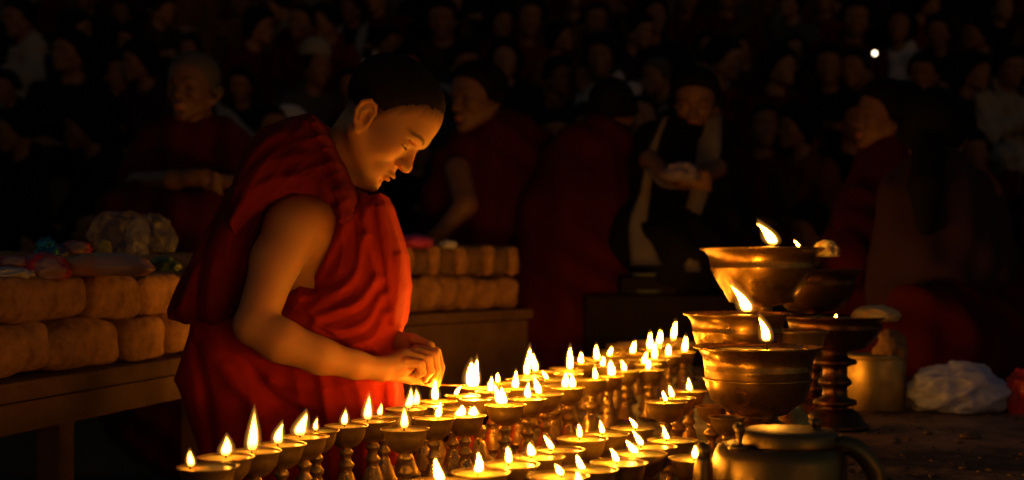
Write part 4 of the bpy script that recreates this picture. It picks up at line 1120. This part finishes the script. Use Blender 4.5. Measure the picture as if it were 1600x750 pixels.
# person with hanging white shawl and joined hands
ws = figure('person with white shawl hanging to the knees on both sides, hands joined, centre right', (1088, 150), 4.95, 1.08, (-.25, -1, -.35), (0, -.2, 1),
       [((1086, 170, 5.0), (1075, 205, 5.0), .056, .06, .03)],
       [((1070, 240, 5.05), (1065, 330, 5.05), .12, .13, .04), ((1015, 250, 4.85), (1040, 278, 4.7), .040, .032, .02), ((1040, 278, 4.7), (1070, 284, 4.66), .032, .028, .02), ((1120, 262, 4.85), (1085, 280, 4.7), .038, .028, .02)],
       [((1070, 235, 5.03), (1065, 350, 5.03), .17, .20, .05), ((1020, 220, 4.98), (1005, 262, 4.95), .072, .062, .06), ((1125, 220, 4.98), (1135, 265, 4.95), .072, .062, .06), ((1000, 380, 4.85), (1060, 400, 4.7), .13, .12, .08), ((1120, 380, 4.85), (1060, 400, 4.7), .13, .12, .08), ((1062, 370, 5.0), (1062, 560, 5.0), .24, .30, .1)],
       'black', skin=0, hair='short', hands=[((1068, 284, 4.64), (.8, -.2, .1))])
def strip(pts, wds, m, par, name, th=.02):
    pl = [P(*p) for p in pts]; pl = spline(pl, 5); n_ = len(pl); bm = bmesh.new(); prev = None
    for i, p in enumerate(pl):
        w_ = np.interp(i / (n_ - 1), np.linspace(0, 1, len(wds)), wds) / F * p[1] / 2
        row = []
        for j in range(7):
            u = j / 3 - 1; row.append(bm.verts.new((p[0] + u * w_, p[1] - .02 * (1 - u * u) + .008 * math.sin(j * 2.3 + i * .35), p[2])))
        if prev:
            for j in range(6): bm.faces.new((prev[j], prev[j + 1], row[j + 1], row[j]))
        prev = row
    bmesh.ops.solidify(bm, geom=bm.faces[:], thickness=th)
    me = bpy.data.meshes.new(name); bm.to_mesh(me); bm.free()
    return childof(link(name, me, m), par)
CL['dimwhite'] = mat('worn_white_cotton', (.34, .30, .30), .85, spec=.1, noise=(6, (.24, .19, .16), .4, .7))
strip([(1112, 178, 4.93), (1108, 235, 4.84), (1092, 300, 4.78), (1076, 365, 4.66), (1084, 425, 4.55)], [34, 38, 30, 24, 26], CL['dimwhite'], ws, 'shawl')
strip([(1040, 182, 4.93), (1020, 235, 4.86), (1008, 300, 4.80), (998, 350, 4.72), (1012, 415, 4.58)], [10, 14, 16, 30, 52], CL['dimwhite'], ws, 'shawl')
strip([(1012, 262, 4.78), (1040, 290, 4.64), (1075, 294, 4.62), (1100, 276, 4.74)], [14, 18, 18, 10], CL['dimwhite'], ws, 'sleeve_fold')
lump('cloth_bundle', 'small mauve cloth held by the person with the white shawl', 'cloth', 1064, 283, 50, 28, 4.6, mat('mauve_cloth', (.16, .13, .22), .85), seed=51, rough=.32)
# plates at their feet
M['plate'] = mat('enamel_plate', (.07, .09, .15), .5)
for (px, py, lb) in ((1012, 432, 'upper pale blue enamel plate before the white-shawled person'), (1012, 458, 'lower pale blue enamel plate before the white-shawled person')):
    o = link('plate', lathe([(0, 0), (.05, 0), (.062, .010), (.064, .012), (.05, .006), (0, .004)], 24), M['plate'], loc=P(px, py, 4.66)); tag(o, lb, 'plate', 'enamel plates')
# low chest those plates and feet rest on
M['dark_cloth'] = mat('dark_bench_cloth', (.014, .009, .008), 1.0, spec=.03, noise=(5, (.01, .008, .006), .4, .6))
pz = P(0, 460, 4.66)[2]
o = link('low_chest', box(.62, .62, pz - .002, P(1045, 0, 4.66)[0], 4.90, (pz - .002) / 2, .01), M['dark_cloth'], smooth=False); tag(o, 'dark low platform beyond the lamps, seat of the white-shawled person', 'chest')
pz2 = P(0, 432, 4.66)[2]
o = link('riser', box(.2, .12, pz2 - pz - .004, P(1012, 0, 4.66)[0], 4.68, (pz + pz2) / 2 - .001, .006), M['dark_cloth'], smooth=False); tag(o, 'small dark box lifting the upper plate above the chest', 'box')
# two women at the right
figure('dark haired woman in profile facing left, maroon wrap, right background', (1388, 176), 4.7, 1.10, (-1, -.12, .02), (.02, 0, 1),
       [((1398, 200, 4.72), (1405, 240, 4.72), .055, .06, .03)],
       [((1405, 270, 4.75), (1400, 360, 4.75), .13, .13, .04)],
       [((1400, 262, 4.75), (1395, 380, 4.75), .16, .20, .06), ((1385, 265, 4.66), (1350, 340, 4.5), .08, .08, .06), ((1350, 340, 4.5), (1335, 410, 4.3), .08, .09, .06), ((1395, 390, 4.75), (1395, 600, 4.75), .25, .32, .1)],
       'maroon', skin=0, hair='long', extra=lambda p: S().ell(P(1412, 170, 4.72), (.095, .09, .105)).cap(P(1440, 200, 4.75), P(1445, 240, 4.78), .06, .05, .03).ev(p))
pw = figure('woman from behind with long black braid, plum jacket and orange collar, nearest at right', (1462, 196), 3.95, 1.05, (.25, 1, -.35), (0, .3, 1),
       [((1462, 225, 3.9), (1462, 262, 3.88), .055, .06, .03)],
       [((1465, 300, 3.9), (1465, 380, 3.9), .13, .13, .04)],
       [((1465, 325, 3.88), (1465, 420, 3.88), .155, .17, .06), ((1415, 310, 3.88), (1392, 400, 3.86), .075, .07, .06), ((1525, 310, 3.88), (1555, 400, 3.86), .08, .075, .06), ((1460, 285, 3.9), (1470, 285, 3.9), .10, .10, .07), ((1465, 420, 3.9), (1465, 560, 3.9), .18, .24, .08)],
       'jacket', skin=1, hair='long', extra=lambda p: S().ell(P(1460, 196, 3.9), (.095, .095, .11)).chain([P(1452, 230, 3.83), P(1446, 290, 3.73), P(1448, 352, 3.70)], [.05, .048, .030], .02).ev(p))
CL['peach'] = mat('peach_collar', (.13, .045, .022), .9, spec=.1)
cs = S(); cs.chain([P(1403, 312, 3.90), P(1416, 298, 3.90), P(1440, 284, 3.92)], [.044, .054, .055], .02); cs.chain([P(1474, 280, 3.90), P(1508, 282, 3.88), P(1538, 300, 3.87)], [.055, .062, .052], .02)
cs.ell(P(1452, 282, 3.90), (.10, .09, .075), .03)
childof(link('collar', surface(lambda p: (cs.ev(p) + .003 * np.sin(p[:, 0] * 70 + p[:, 2] * 30)).astype(np.float32), P(1360, 350, 3.8) - np.array((0, .15, 0)), P(1570, 240, 3.8) + np.array((0, .25, 0)), .008), CL['peach']), pw)
# seated lap in front of them: big maroon mound of crossed legs
figure('seated monk in maroon robe whose crossed knees rise behind the white plastic bag', (1640, 300), 4.0, 1.1, (-.5, -1, -.3), (0, -.1, 1),
       [((1640, 325, 4.0), (1640, 370, 4.0), .055, .06, .03)],
       [((1640, 400, 4.0), (1630, 480, 4.0), .13, .13, .04)],
       [((1635, 400, 4.0), (1620, 500, 4.0), .17, .22, .06), ((1600, 510, 3.95), (1450, 520, 3.65), .15, .13, .08), ((1450, 520, 3.65), (1380, 560, 3.62), .12, .10, .08), ((1600, 540, 3.75), (1500, 560, 3.55), .13, .10, .08), ((1560, 620, 3.9), (1420, 640, 3.75), .16, .14, .1)],
       'maroon', skin=0)
# pinpoint of light in the crowd: a hand torch
th = empty('hand_torch', P(1357, 89, 7.35)); tag(th, 'tiny bright hand torch shining among the crowd, upper right', 'torch')
M['torch_body'] = mat('torch_metal', (.2, .2, .2), .4, .8)
o = link('torch_body', lathe([(0, 0), (.014, 0), (.014, .09), (.021, .11), (.021, .13), (.019, .13), (0, .125)], 18), M['torch_body'], th); o.rotation_euler = (R(90), 0, 0)
m = bpy.data.materials.new('torch_light'); m.use_nodes = True; e = m.node_tree.nodes['Principled BSDF']; e.inputs['Emission Color'].default_value = (1, .80, .55, 1); e.inputs['Emission Strength'].default_value = 7
o = link('lens', lathe([(0, .132), (.010, .131), (.012, .128)], 18), m, th); o.rotation_euler = (R(90), 0, 0)
